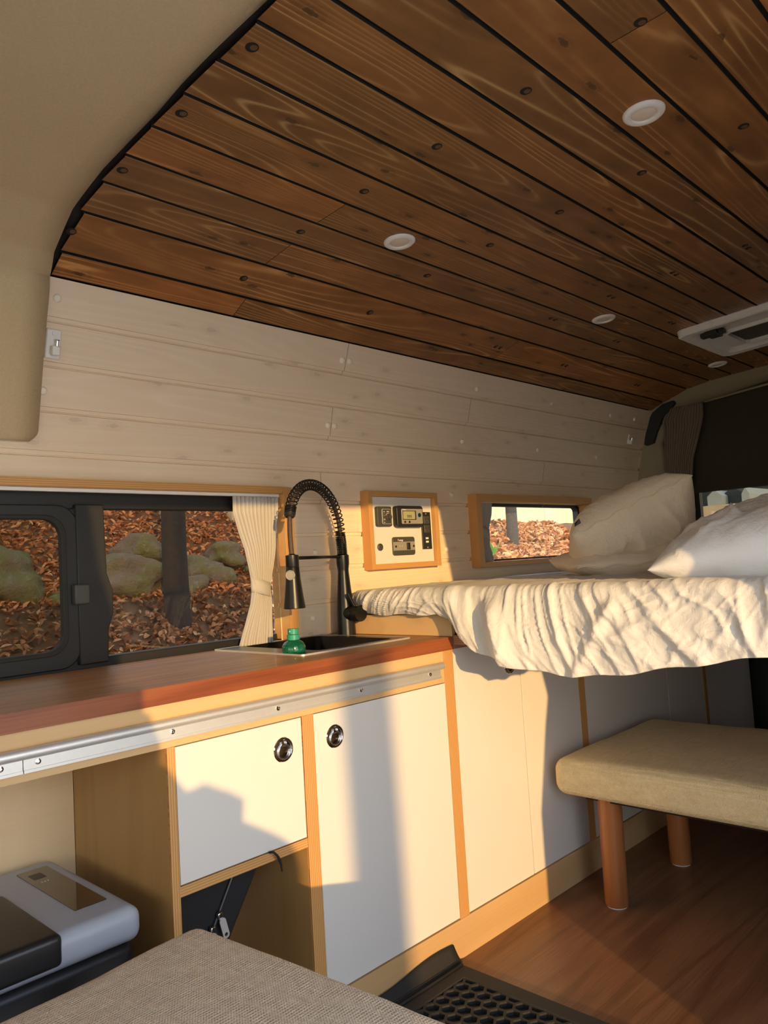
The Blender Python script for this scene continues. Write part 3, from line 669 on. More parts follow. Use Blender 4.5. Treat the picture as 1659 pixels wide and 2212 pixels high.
# switch plate
d3 = plate('power_switch_plate', 1.936, 2.049, 1.079, 1.143, 0.009, 0.006, M['dkp'])
plate('grey_stripe', 1.937, 2.048, 1.096, 1.126, 0.001, 0.0066, M['greyp'], d3, bev=0.0003)
text('R', 1.960, 1.129, 0.0105, Y0 - 0.0062, M['redink'], d3, bold=0.0002); text('enogy', 1.9675, 1.129, 0.0085, Y0 - 0.0062, M['whiteink'], d3, bold=0.0002)
for x in (1.949, 2.041): mkobj('screw', MB().lathe([(0.0042, 0), (0.0042, 0.001), (0.002, 0.0012), (0, 0.0006)], (x, Y0 - 0.0066, 1.110), (0, -1, 0), 14), M['black'], d3)
plate('rocker_switch', 2.004, 2.020, 1.098, 1.1225, 0.001, 0.011, M['black'], d3)
for x, z in ((1.969, 1.111), (1.981, 1.111), (2.024, 1.117), (2.024, 1.106)): mkobj('indicator_mark', MB().lathe([(0.0012, 0), (0.0012, 0.0006), (0, 0.0007)], (x, Y0 - 0.0066, z), (0, -1, 0), 8), M['whiteink'], d3)
# outlet strip
d4 = plate('outlet_strip', 2.094, 2.143, 1.097, 1.231, 0.001, 0.005, M['black'])
for zc in (1.202, 1.170):
    rc = plate('socket', 2.104, 2.133, zc - 0.014, zc + 0.014, 0.002, 0.0075, M['dkp'], d4)
    for x in (2.1125, 2.1255): mkobj('socket_slot', MB().box(x - 0.001, x + 0.001, Y0 - 0.0079, Y0 - 0.007, zc - 0.001, zc + 0.008), M['dark'], rc)
    mkobj('socket_slot', MB().lathe([(0.002, 0), (0.002, 0.0004), (0, 0.0004)], (2.119, Y0 - 0.0075, zc - 0.007), (0, -1, 0), 12), M['dark'], rc)
for zc in (1.136, 1.1235): plate('usb_port', 2.110, 2.124, zc - 0.0035, zc + 0.0035, 0.0006, 0.0066, M['whiteink'], d4)
for zc in (1.225, 1.103): mkobj('screw', MB().lathe([(0.0028, 0), (0.002, 0.001), (0, 0.0012)], (2.1185, Y0 - 0.005, zc), (0, -1, 0), 12), M['alu'], d4)
mkobj('round_button', MB().lathe([(0.0125, 0), (0.0125, 0.004), (0.0095, 0.006), (0.0085, 0.004), (0, 0.005)], (1.876, Y0, 1.110), (0, -1, 0), 28), M['dkp'], cp, smooth=35)

# ------------------------------------------------------------------ kitchen cabinet
YF = 1.377
kc = thing('kitchen_cabinet', 'beech plywood kitchen cabinet with cream doors under the mahogany countertop', 'cabinet', (1.1, 1.6, 0.0))
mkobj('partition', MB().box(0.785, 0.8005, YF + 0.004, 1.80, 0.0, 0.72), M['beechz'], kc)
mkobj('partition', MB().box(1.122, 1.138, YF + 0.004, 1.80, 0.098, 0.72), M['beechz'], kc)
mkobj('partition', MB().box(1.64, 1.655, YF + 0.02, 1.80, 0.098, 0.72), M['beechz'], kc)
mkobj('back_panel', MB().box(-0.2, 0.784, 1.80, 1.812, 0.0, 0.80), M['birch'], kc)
mkobj('back_panel', MB().box(0.801, 1.64, 1.80, 1.812, 0.098, 0.80), M['birch'], kc)
mkobj('bottom_panel', MB().box(0.801, 1.64, YF + 0.016, 1.80, 0.084, 0.098), M['beech'], kc)
mkobj('post', MB().box(0.7845, 0.8015, YF, YF + 0.006, 0.0, 0.7215), M['plyx'], kc)
mkobj('post', MB().box(1.1225, 1.156, YF, YF + 0.02, 0.098, 0.7215), M['plyx'], kc)
mkobj('post', MB().box(1.629, 1.666, YF - 0.0006, YF + 0.03, 0.098, 0.806), M['plyx'], kc)
mkobj('shelf', MB().box(0.8016, 1.122, YF + 0.0005, 1.80, 0.435, 0.4545), M['plyz'], kc)
mkobj('apron', MB().box(-0.2, 1.628, YF + 0.003, YF + 0.021, 0.7215, 0.806), M['beech'], kc)
def latch(x, z, par):
    c = (x, YF, z); a = (0, -1, 0)
    o = mkobj('ring_latch', MB().lathe([(0.027, -0.001), (0.027, 0.001), (0.0255, 0.0026), (0.0225, 0.003), (0.0215, 0.0022), (0.0205, 0.0005), (0.017, 0.0012), (0, 0.0012)], c, a, 40), M['chrome'], par, smooth=35)
    mkobj('finger_cup', MB().lathe([(0.0135, 0.0015), (0.0125, 0.002), (0.010, 0.0015), (0.006, 0.0035), (0, 0.002)], (x, YF, z - 0.005), a, 28), M['chromed'], o, smooth=60)
    rg = MB(); pts = [(0.016 * math.cos(math.radians(t_)), 0.016 * math.sin(math.radians(t_)) - 0.004) for t_ in range(150, 391, 12)]
    pts = [(-0.006, 0.018), (-0.0065, 0.012), (-0.012, 0.007)] + pts + [(0.012, 0.007), (0.0065, 0.012), (0.006, 0.018)]
    rg.tube([(x + p, YF - 0.0032, z + q) for p, q in pts], 0.0016, 8); mkobj('pull_ring', rg, M['chrome'], o, smooth=True)
def door(x0, x1, z0, z1, par, lx=None, lz=None):
    o = mkobj('door', MB().box(x0, x1, YF + 0.0012, YF + 0.018, z0, z1), M['laminate'], par, bevel=0.0008)
    if lx: latch(lx, lz, o)
    return o
door(0.8035, 1.1205, 0.457, 0.7195, kc, 1.066, 0.660)
door(1.158, 1.6275, 0.1005, 0.7195, kc, 1.218, 0.659)

bc = thing('bed_cabinet', 'long cream-doored cabinet carrying the bed, right of the kitchen unit', 'cabinet', (2.8, 1.6, 0.0))
door(1.668, 1.983, 0.1005, 0.806, bc, 1.928, 0.729)
door(1.987, 2.316, 0.1005, 0.806, bc)
mkobj('post', MB().box(2.3175, 2.353, YF, YF + 0.02, 0.098, 0.806), M['plyx'], bc)
door(2.3545, 2.984, 0.1005, 0.806, bc); door(2.988, 3.33, 0.1005, 0.806, bc)
mkobj('post', MB().box(3.332, 3.362, YF, YF + 0.02, 0.098, 0.806), M['plyx'], bc)
door(3.364, 3.88, 0.1005, 0.806, bc)
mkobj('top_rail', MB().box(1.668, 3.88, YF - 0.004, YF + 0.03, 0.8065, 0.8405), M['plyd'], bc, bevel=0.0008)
mkobj('end_panel', MB().box(1.667, 1.682, YF - 0.002, 1.845, 0.8415, 0.900), M['beech'], bc, bevel=0.0008)
mkobj('dark_backing', MB().box(1.70, 3.86, YF + 0.021, YF + 0.025, 0.10, 0.80), M['dark'], bc)  # dark sheet added behind the doors so their gaps look shaded
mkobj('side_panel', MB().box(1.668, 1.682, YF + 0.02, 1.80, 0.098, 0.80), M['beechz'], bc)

# countertop with the sink cut out
ct = MB(); X0, X1, Ya, Yb, Z0, Z1 = -0.25, 1.6655, 1.372, 1.862, 0.8065, 0.841
ax, bx_, ay, by_ = 1.280, 1.578, 1.485, 1.838
for x0, x1, y0, y1 in ((X0, ax, Ya, Yb), (bx_, X1, Ya, Yb), (ax, bx_, Ya, ay), (ax, bx_, by_, Yb)): ct.box(x0, x1, y0, y1, Z0, Z1)
bmesh.ops.remove_doubles(ct.bm, verts=ct.bm.verts, dist=1e-5)
for f in ct.bm.faces:
    f.material_index = 0
bmesh.ops.recalc_face_normals(ct.bm, faces=ct.bm.faces)
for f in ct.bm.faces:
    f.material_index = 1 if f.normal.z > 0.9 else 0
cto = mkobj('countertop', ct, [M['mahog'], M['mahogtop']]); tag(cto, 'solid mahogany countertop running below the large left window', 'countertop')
# aluminium rail
ar = thing('awning_rail', 'long brushed aluminium rail screwed below the countertop front edge', 'rail', (0.9, YF, 0.74))
for x0, x1 in ((-0.2, 0.5135), (0.515, 1.606)):
    a = MB(); a.box(x0, x1, YF - 0.004, YF + 0.0028, 0.737, 0.766); a.box(x0, x1, YF - 0.0065, YF + 0.0028, 0.7365, 0.7415)
    a.tube([(x0 + (0.006 if x0 > 0 else 0), YF - 0.006, 0.769), (x1 + 0.008, YF - 0.006, 0.769)], 0.0095, 20)
    mkobj('rail_length', a, M['alu'], ar, smooth=35)
for x in (0.478, 0.539, 0.796, 1.054, 1.307, 1.563):
    mkobj('screw', MB().lathe([(0.0055, 0), (0.005, 0.0014), (0.0025, 0.002), (0.0022, 0.001), (0, 0.001)], (x, YF - 0.004, 0.752), (0, -1, 0), 20), M['chrome'], ar, smooth=35)

# ------------------------------------------------------------------ sink
sk_ = thing('sink', 'black rectangular drop-in sink with slim steel rim in the countertop', 'sink', (1.40, 1.66, 0.841))
a = MB(); a.ringprism(rrect(1.211, 1.600, 1.470, 1.850, 0.008), rrect(1.290, 1.565, 1.500, 1.825, 0.02), 'Z', 0.8405, 0.8445); mkobj('rim', a, M['blackmetal'], sk_, bevel=0.001)
a = MB(); a.ringprism(rrect(1.209, 1.602, 1.468, 1.852, 0.009), rrect(1.213, 1.598, 1.472, 1.848, 0.008), 'Z', 0.8406, 0.8452); mkobj('rim_edge', a, M['alu'], sk_)
a = MB(); out_ = rrect(1.290, 1.565, 1.500, 1.825, 0.02); inn_ = rrect(1.295, 1.56, 1.505, 1.82, 0.02)
V1 = [a.bm.verts.new((x, y, 0.8442)) for x, y in out_]; V2 = [a.bm.verts.new((x, y, 0.67)) for x, y in inn_]
for i in range(len(V1)): a.bm.faces.new((V1[i], V1[(i + 1) % len(V1)], V2[(i + 1) % len(V1)], V2[i]))
a.bm.faces.new(V2); mkobj('basin', a, M['blackmetal'], sk_, smooth=40, solid=0.002)
mkobj('drain', MB().lathe([(0.035, 0), (0.035, 0.003), (0.028, 0.003), (0.02, 0.001), (0, 0.001)], (1.40, 1.66, 0.672), (0, 0, 1), 28), M['chrome'], sk_, smooth=40)

# ------------------------------------------------------------------ faucet
fa = thing('faucet', 'tall black spring faucet with pull-down spray head beside the sink', 'faucet', (1.638, 1.77, 0.841))
FX, FY = 1.638, 1.77
mkobj('body', MB().lathe([(0.0, 0), (0.0290, 0), (0.0288, 0.003), (0.0278, 0.05), (0.0262, 0.085), (0.0170, 0.195), (0.0172, 0.203), (0.0200, 0.222), (0.0200, 0.246), (0.013, 0.25), (0, 0.25)], (FX, FY, 0.841), (0, 0, 1), 40), M['blackmetal'], fa, smooth=35)
hd = Vector((-0.06, -1.0, 0)).normalized(); hc = Vector((FX, FY, 0.908))
ho = mkobj('handle_hub', MB().lathe([(0.0, 0.0), (0.0225, 0.008), (0.0225, 0.040), (0.0210, 0.042), (0.0210, 0.045), (0.0250, 0.047), (0.0250, 0.072), (0.0240, 0.074), (0, 0.074)], hc, hd, 36), M['blackmetal'], fa, smooth=35)
lv = hc + hd * 0.058
mkobj('lever', MB().tube([lv + Vector((-.004, 0.002, 0.012)), lv + Vector((-0.026, 0.012, 0.062))], [0.0048, 0.0045], 12), M['blackmetal'], ho, smooth=40)
def U(s_):   # horizontal direction towards the spray
    d = Vector((1.350 - FX, 1.662 - FY, 0)); return d * s_
def FP(s_, z): return Vector((FX, FY, z)) + U(s_)
hose = [FP(0, 1.088), FP(0.0, 1.14)]
cen = []
for k in range(0, 41):
    t_ = k / 40; an = math.pi * t_
    s_ = 0.5 - 0.5 * math.cos(an); z = 1.145 + 0.135 * math.sin(an) ** 0.92 + 0.03 * t_
    s_ = 0.02 + s_ * 0.99
    cen.append(FP(s_, z))
path = [FP(0.0, 1.09), FP(0.004, 1.12)] + cen + [FP(1.015, 1.15), FP(1.012, 1.12), FP(1.0, 1.085)]
# resample
def resample(P, n):
    Ls = [0]
    for a_, b__ in zip(P, P[1:]): Ls.append(Ls[-1] + (b__ - a_).length)
    out = []
    for k in range(n):
        d = Ls[-1] * k / (n - 1); i = 1
        while i < len(Ls) - 1 and Ls[i] < d: i += 1
        out.append(P[i - 1].lerp(P[i], (d - Ls[i - 1]) / max(1e-9, Ls[i] - Ls[i - 1])))
    return out, Ls[-1]
rp_, LT = resample(path, 200)
mkobj('hose', MB().tube(rp_, 0.0068, 12), M['steelhose'], fa, smooth=True)
spring = []
def frame_at(i):
    d = (rp_[min(i + 1, 199)] - rp_[max(i - 1, 0)]).normalized(); side = Vector((-U(1).y, U(1).x, 0)).normalized(); return d, side, d.cross(side)
N = 1500; last = 0.80; ang = 0.0
for k in range(N):
    s_ = k / N * last; i = s_ * 199; i0 = int(i); p = rp_[i0].lerp(rp_[min(i0 + 1, 199)], i - i0)
    d, sd, up = frame_at(i0)
    pitch = 0.0048 if s_ < 0.115 else (0.0042 if s_ > 0.765 else 0.0142)
    ang += 2 * math.pi * (LT * last / N) / pitch
    R_ = 0.0148
    spring.append(p + (sd * math.cos(ang) + up * math.sin(ang)) * R_)
mkobj('coil_spring', MB().tube(spring, 0.0020, 6), M['blackmetal'], fa, smooth=True)
i0 = int(0.79 * 199); d, sd, up = frame_at(i0)
mkobj('spring_collar', MB().lathe([(0.0135, 0), (0.0155, 0.002), (0.0155, 0.012), (0.0125, 0.016), (0.009, 0.016)], rp_[i0], d, 28), M['black'], fa, smooth=35)
arm = MB(); arm.tube([FP(0.03, 1.083), FP(0.96, 1.083)], 0.0048, 12); ao = mkobj('holder_arm', arm, M['blackmetal'], fa, smooth=True)
sp0 = FP(1.0, 1.095)
so_ = mkobj('spray_head', MB().lathe([(0.008, 0), (0.0095, 0.002), (0.0182, 0.004), (0.0184, 0.034), (0.0178, 0.036), (0.0186, 0.038), (0.0205, 0.07), (0.0262, 0.120), (0.0300, 0.148), (0.0285, 0.1495), (0.021, 0.147), (0, 0.147)], sp0, (0, 0, -1), 40), M['blackmetal'], fa, smooth=35)
bd = Vector((-0.93, -0.36, 0)).normalized()
bd = Vector((-0.86, -0.50, 0)).normalized()
mkobj('spray_button', MB().lathe([(0.0135, 0), (0.0137, 0.004), (0.012, 0.0052), (0.0105, 0.0040), (0.0075, 0.0040), (0.007, 0.0046), (0, 0.0048)], sp0 + bd * 0.0175 + Vector((0, 0, -0.058)), bd, 28), M['greyp'], so_, smooth=35)

# soap bottle
bo = thing('soap_bottle', 'small green bottle with flip cap standing on the sink rim', 'bottle', (1.2455, 1.545, 0.8446))
bx, by, bz = 1.2455, 1.545, 0.8446
mkobj('bottle_body', MB().lathe([(0, 0), (0.027, 0), (0.0300, 0.004), (0.0302, 0.011), (0.0290, 0.016), (0.0270, 0.0175), (0.0280, 0.019), (0.022, 0.026), (0.014, 0.0295), (0.0128, 0.032)], (bx, by, bz), (0, 0, 1), 36), M['greenglass'], bo, smooth=35)
mkobj('cap', MB().lathe([(0.0135, 0.030), (0.0160, 0.031), (0.0160, 0.043), (0.0150, 0.044), (0, 0.044)], (bx, by, bz), (0, 0, 1), 28), M['greencap'], bo, smooth=35)
a = MB(); a.lathe([(0.0138, 0.0), (0.0142, 0.013), (0.013, 0.014), (0, 0.014)], (bx, by, bz + 0.0445), (0.06, 0, 1), 28); a.lathe([(0, -.004), (0.0028, -0.002), (0.0028, 0.002), (0, 0.003)], (bx - 0.013, by - 0.003, bz + 0.052), (0.3, 0, 1), 10)
mkobj('flip_lid', a, M['greencap'], bo, smooth=35)

# ------------------------------------------------------------------ brackets on the wall
def bracket(x, z0, z1, w, label):
    zc = (z0 + z1) / 2; y = wy(zc); tl = math.atan2(wy(z0) - wy(z1), z1 - z0)
    b = thing('wall_bracket', label, 'bracket', (x, y, zc), 'blind brackets on the white board wall'); b.rotation_euler = (tl, 0, 0)
    h = (z1 - z0) / 2
    mkobj('plate', MB().box(-w / 2, w / 2, -0.006, 0.002, -h, h), M['whitep'], b, bevel=0.003, local=True)
    mkobj('block', MB().box(-0.008, 0.010, -0.026, -0.006, -0.026, -0.004), M['whitep'], b, bevel=0.003, local=True)
    pn = MB(); pn.lathe([(0.0028, 0), (0.0028, 0.012), (0.005, 0.0125), (0.0045, 0.015), (0, 0.016)], (0.004, -0.018, -0.004), (0, 0, 1), 18); mkobj('pin', pn, M['chrome'], b, smooth=35, local=True)
    for z in (-h + 0.010, h - 0.010): mkobj('screw_cap', MB().lathe([(0.0055, 0), (0.005, 0.0015), (0, 0.0018)], (0, -0.006, z), (0, -1, 0), 18), M['whitep'], b, smooth=35, local=True)
bracket(0.769, 1.585, 1.655, 0.036, 'small white wall bracket with steel pin at the left end of the boards')
bracket(3.69, 1.585, 1.640, 0.012, 'small white wall bracket at the far right end of the boards')

# ------------------------------------------------------------------ downlights and roof vent
def downlight(x, y, label):
    n = cnorm(y); z = czt(y); t_ = thing('downlight', label, 'ceiling light', (x, y, z), 'round recessed lights in the wooden ceiling')
    c = Vector((x, y, z))
    mkobj('trim_ring', MB().lathe([(0.041, -0.001), (0.0405, 0.003), (0.037, 0.006), (0.030, 0.0075), (0.026, 0.006), (0.0245, 0.001)], c, n, 48), M['whitep'], t_, smooth=50)
    mkobj('lens', MB().lathe([(0.0250, 0.002), (0.023, 0.0035), (0, 0.0042)], c, n, 40), M['lens'], t_, smooth=50)
downlight(1.449, 0.619, 'round ceiling light nearest the camera at upper right, the largest of four')
downlight(1.445, 1.280, 'round ceiling light above the faucet, left of the others')
downlight(2.507, 1.279, 'round ceiling light between the middle of the ceiling and the roof vent')
downlight(3.591, 1.293, 'dim round ceiling light at the rear behind the roof vent')
rv = thing('roof_vent', 'cream square roof vent with round dark fan opening in the rear ceiling', 'roof vent', (3.17, 0.93, 1.89))
def vz(p): return p
tilt = math.atan2(czt(1.18) - czt(0.72), 0.46)
a = MB(); mt = Matrix.Translation((3.165, 0.95, 1.884)) @ Matrix.Rotation(tilt, 4, 'X')
def RR(h, r): return rrect(-h, h, -h, h, r, 6)
def band(mb, A, za, B, zb, M_=mt):
    VA = [mb.bm.verts.new(M_ @ Vector((p[0], p[1], za))) for p in A]; VB = [mb.bm.verts.new(M_ @ Vector((p[0], p[1], zb))) for p in B]
    n_ = len(A)
    for i in range(n_): mb.bm.faces.new((VA[i], VA[(i + 1) % n_], VB[(i + 1) % n_], VB[i]))
seq = [(RR(0.252, 0.04), 0.006), (RR(0.250, 0.04), -0.016), (RR(0.244, 0.038), -0.020), (RR(0.210, 0.03), -0.018), (RR(0.190, 0.028), -0.001)]
for (A, za), (B, zb) in zip(seq, seq[1:]): band(a, A, za, B, zb)
mkobj('vent_frame', a, M['whitep'], rv, smooth=40)
n28 = len(RR(0.2, 0.03)); sq = RR(0.191, 0.028)
circ = []
for p in sq:
    an = math.atan2(p[1], p[0]); circ.append((0.158 * math.cos(an) + 0.018, 0.158 * math.sin(an)))
circ2 = [((p[0] - 0.018) * 0.95 + 0.018, p[1] * 0.95) for p in circ]
a = MB(); band(a, sq, -0.001, circ, -0.004); band(a, circ, -0.004, circ, -0.016); band(a, circ, -0.016, circ2, -0.018); band(a, circ2, -0.018, circ2, -0.004); mkobj('inner_ring', a, M['whitep'], rv, smooth=50)
a = MB(); c_ = [a.bm.verts.new(mt @ Vector((p[0], p[1], -0.003))) for p in circ2]; a.bm.faces.new(c_); mkobj('fan_screen', a, M['blind'], rv)
a = MB(); a.box(-0.20, 0.20, -0.20, 0.20, 0.031, 0.04, mt); mkobj('lid', a, M['dark'], rv)
a = MB(); a.box(-0.180, -0.110, 0.120, 0.165, -0.026, -0.006, mt); a.box(-0.160, -0.130, 0.10, 0.19, -0.024, -0.006, mt); mkobj('latch_knob', a, M['black'], rv, bevel=0.003)

# ------------------------------------------------------------------ bed
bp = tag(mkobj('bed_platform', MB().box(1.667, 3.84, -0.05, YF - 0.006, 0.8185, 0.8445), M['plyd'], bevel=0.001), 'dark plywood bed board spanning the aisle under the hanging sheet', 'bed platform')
ma = MB(); ma.prism([(1.66, -0.05), (3.84, -0.05), (3.84, 1.845), (1.83, 1.845), (1.74, 1.80), (1.69, 1.72), (1.665, 1.62)], 'Z', 0.9005, 0.965); ma.box(1.675, 3.84, -0.05, YF - 0.012, 0.8455, 0.9005)
tag(mkobj('mattress', ma, M['mattress'], bevel=0.008, bseg=3), 'mattress hidden under the white sheet', 'mattress')
def ridged(x, y, s_, k=4.2):
    n = noise.noise(Vector((x, y, s_))); return max(0, 1 - abs(n) * k) ** 1.6
hemY = [-0.05, 0.30, 0.53, 0.65, 0.79, 0.88, 0.974, 1.08, 1.164, 1.21, 1.257, 1.31, 1.36, 1.40, 1.85]
hemZ = [0.836, 0.832, 0.826, 0.806, 0.783, 0.768, 0.762, 0.769, 0.781, 0.793, 0.808, 0.85, 0.888, 0.902, 0.902]
def sheetf(u, v):
    y = lerp(-0.05, 1.846, u); zt_ = 0.977 - 0.006 * sstep((y - 1.5) / 0.3)
    zh = interp(y, hemY, hemZ); xe = 1.628 + 0.165 * (1 - math.sqrt(max(0, 1 - max(0, (y - 1.575) / 0.271) ** 2)))
    zh -= 0.003 * math.sin(y * 40)
    cr_ = 0.030
    if v < 0.40:
        t_ = v / 0.40; x = lerp(3.80, xe + cr_, 1 - (1 - t_) ** 2.0); z = zt_; nv_ = Vector((0, 0, 1)); side = 0
    elif v < 0.52:
        t_ = (v - 0.40) / 0.12; an = t_ * math.pi / 2; x = xe + cr_ - cr_ * math.sin(an); z = zt_ - cr_ + cr_ * math.cos(an); nv_ = Vector((-math.sin(an), 0, math.cos(an))); side = t_
    else:
        t_ = (v - 0.52) / 0.48; z = lerp(zt_ - cr_, zh, t_)
        hang = sstep((0.90 - zh) / 0.08)
        x = xe - hang * 0.020 * math.sin(t_ * 2.4) + (1 - hang) * 0.022 * t_ ** 2
        nv_ = Vector((-1, 0, 0.1)); side = 1
    q = y * 1.0; w = z
    a1 = 0.55 * math.sin(y * 5.2 + 0.6) + noise.noise(Vector((y * 1.6, z * 2.0, 7.7))) * 0.8
    p1 = (y * math.cos(a1) + (z - x * 0.6) * math.sin(a1)); p2 = (-y * math.sin(a1) + (z - x * 0.6) * math.cos(a1))
    amp = 0.0030 + 0.0066 * side
    wr = amp * (1.0 * ridged(p1 * 9, p2 * 1.6, 1.3) + 0.32 * ridged(p1 * 3 + 5, p2 * 8, 4.2) + 0.62 * ridged(p1 * 20, p2 * 5, 9.1) + 0.22 * ridged(p1 * 12, p2 * 20, 2.1) + 0.16 * ridged(p1 * 45, p2 * 18, 5.1))
    wr += (0.010 * side + 0.003) * noise.noise(Vector((y * 6, z * 4 + x * 2, 2.2)))
    # gathered fold at about y=1.17 and hanging folds
    if side > 0:
        wr += 0.030 * side * math.exp(-((y - 1.185 - (z - 0.9) * 0.35) / 0.030) ** 2) * sstep((0.965 - z) / 0.06) * (0.4 + 0.6 * sstep((z - 0.75) / .05))
        wr -= 0.016 * side * math.exp(-((y - 1.245 - (z - 0.9) * 0.3) / 0.028) ** 2) * sstep((0.96 - z) / 0.06)
        wr += 0.012 * side * math.exp(-((y - 0.88 + (z - 0.9) * 0.6) / 0.018) ** 2) * sstep((0.96 - z) / 0.05)
        wr += 0.009 * side * math.exp(-((y - 0.76 - (z - 0.9) * 0.9) / 0.015) ** 2) * sstep((0.96 - z) / 0.05)
    edge = 1.0 if y < 1.80 else max(0, (1.846 - y) / 0.046)
    return Vector((x, y, z)) + nv_ * (wr * (0.35 + 0.65 * edge))
so2 = mkobj('bed_sheet', MB().grid(sheetf, 460, 170), M['sheet'], smooth=True, solid=0.0012)
tag(so2, 'rumpled white cotton sheet covering the bed and hanging over its edge', 'bed sheet')

def pillow(name, label, cat, c, w_ax, d_ax, w, d, th, mat, seed, seam=True, wr=0.015, group=None, n=84, sag=0.0, flange=0.02, tagpos=None):
    wv = Vector(w_ax).normalized(); dv = Vector(d_ax); dv = (dv - wv * dv.dot(wv)).normalized(); nv_ = wv.cross(dv)
    if nv_.z < 0: nv_ = -nv_
    c = Vector(c); root = thing(name, label, cat, tuple(c), group)
    mb = MB(); grid_ = {}
    def prof(u, v): return max(0.0, (1 - abs(u) ** 2.6)) ** 0.55 * max(0.0, (1 - abs(v) ** 2.6)) ** 0.55
    for sgn in (1, -1):
        rows = []
        for i in range(n + 1):
            row = []
            for j in range(n + 1):
                u = -1 + 2 * i / n; v = -1 + 2 * j / n
                u = math.sin(u * math.pi / 2) * 0.6 + u * 0.4; v = math.sin(v * math.pi / 2) * 0.6 + v * 0.4
                px = u * w / 2 * (1 - 0.05 * (1 - v * v)) * math.sqrt(1 - 0.15 * v * v * u * u); py = v * d / 2 * (1 - 0.05 * (1 - u * u)) * math.sqrt(1 - 0.15 * v * v * u * u)
                h = prof(u, v)
                e = noise.noise(Vector((px * 3 + seed, py * 3, 1.0))) * 1.2
                q1 = px * math.cos(e) + py * math.sin(e); q2 = -px * math.sin(e) + py * math.cos(e)
                k = wr * (0.9 * ridged(q1 * 5 + seed, q2 * 2.2, seed + sgn) + 0.55 * ridged(q1 * 3, q2 * 10 + seed, seed + 2 * sgn) + 0.35 * ridged(q1 * 14, q2 * 8, seed + 5 * sgn)) - wr * 0.5
                edge_f = min(1, h * 1.3) ** 1.3
                z_ = sgn * (th / 2 * h) * (1 + 0.25 * noise.noise(Vector((px * 4, py * 4, seed + sgn * 3)))) + sgn * k * edge_f
                z_ += 0.012 * noise.noise(Vector((px * 7, py * 7, seed))) * (1 - h) - sag * (u * u)
                pos = c + wv * px + dv * py + nv_ * z_
                key = (i, j) if (i in (0, n) or j in (0, n)) else (i, j, sgn)
                if key not in grid_: grid_[key] = mb.bm.verts.new(pos)
                row.append(grid_[key])
            rows.append(row)
        for i in range(n):
            for j in range(n):
                try: mb.bm.faces.new((rows[i][j], rows[i + 1][j], rows[i + 1][j + 1], rows[i][j + 1]))
                except ValueError: pass
    mkobj('pillow_body' if 'pillow' in name else 'cover', mb, mat, root, smooth=True)
    if seam:
        sm = MB(); pts = []
        for k in range(61):
            u = -1 + 2 * k / 60; pts.append(c + wv * (u * w / 2 * math.sqrt(1 - 0.15 * u * u)) - dv * (d / 2 * (1 - 0.05 * (1 - u * u)) * math.sqrt(1 - 0.15 * u * u) + 0.001) + nv_ * (-sag * u * u + 0.004 * math.sin(k * 0.6)))
        sm.tube(pts, 0.0022, 6); mkobj('seam', sm, mat, root, smooth=True)
    if tagpos:
        u, v = tagpos; p0 = c + wv * (u * w / 2) - dv * (d / 2 * 0.99) + nv_ * 0.010
        tg = MB(); q = [p0, p0 + wv * 0.022 + nv_ * 0.002, p0 + wv * 0.024 + nv_ * 0.015 - dv * 0.006, p0 + wv * 0.004 + nv_ * 0.008 - dv * 0.006]
        tg.bm.faces.new([tg.bm.verts.new(p - dv * 0.014) for p in q]); mkobj('care_label', tg, M['black'], root, solid=0.001)
    return root
FW = Vector((0.718, 0.692, 0.068)); RT = Vector((0.6957, -0.7158, -0.0602)); UPV = Vector((0, 0, 1.0))
pillow('pillow', 'cream pillow propped up on top of the lower cream pillow', 'pillow', (2.35, 1.17, 1.085), RT * 0.88 + UPV * 0.44, FW * 0.75 + RT * 0.65 - UPV * 0.20, 0.44, 0.46, 0.25, M['pcase'], 3.0, group='cream pillows on the bed', tagpos=(-0.86, 0))
pillow('pillow', 'cream pillow lying flat under the propped cream pillow', 'pillow', (2.38, 1.12, 1.022), RT * 0.98 + UPV * 0.08, FW * 0.95 + RT * 0.1, 0.62, 0.42, 0.11, M['pcase'], 11.0, group='cream pillows on the bed')
pillow('duvet', 'folded white duvet lying at the right of the pillows', 'duvet', (2.03, 0.36, 1.075), (0.1, -1, 0.12), (1, 0.1, 0.05), 1.04, 0.66, 0.27, M['duvet'], 21.0, seam=False, wr=0.020)

# ------------------------------------------------------------------ benches
def rbox(x0, x1, y0, y1, z0, z1, r, seg=5, bulge=0.0, seed=0.0):
    bm = bmesh.new(); bmesh.ops.create_cube(bm, size=1.0)
    for v in bm.verts: v.co = Vector((lerp(x0, x1, v.co.x + 0.5), lerp(y0, y1, v.co.y + 0.5), lerp(z0, z1, v.co.z + 0.5)))
    bmesh.ops.subdivide_edges(bm, edges=[e for e in bm.edges if abs(e.verts[0].co.z - e.verts[1].co.z) < 1e-6], cuts=14, use_grid_fill=True)
    sharp = [e for e in bm.edges if len(e.link_faces) == 2 and e.calc_face_angle(0) > 1.0]
    bmesh.ops.bevel(bm, geom=sharp, offset=r, segments=seg, profile=0.5, affect='EDGES')
    if bulge:
        for v in bm.verts:
            a = (v.co.x - (x0 + x1) / 2) / (x1 - x0) * 2; b = (v.co.y - (y0 + y1) / 2) / (y1 - y0) * 2
            if v.co.z > (z0 + z1) / 2: v.co.z += bulge * (1 - a * a) * (1 - b * b) + 0.004 * noise.noise(Vector((v.co.x * 7, v.co.y * 7, seed)))
    return bm
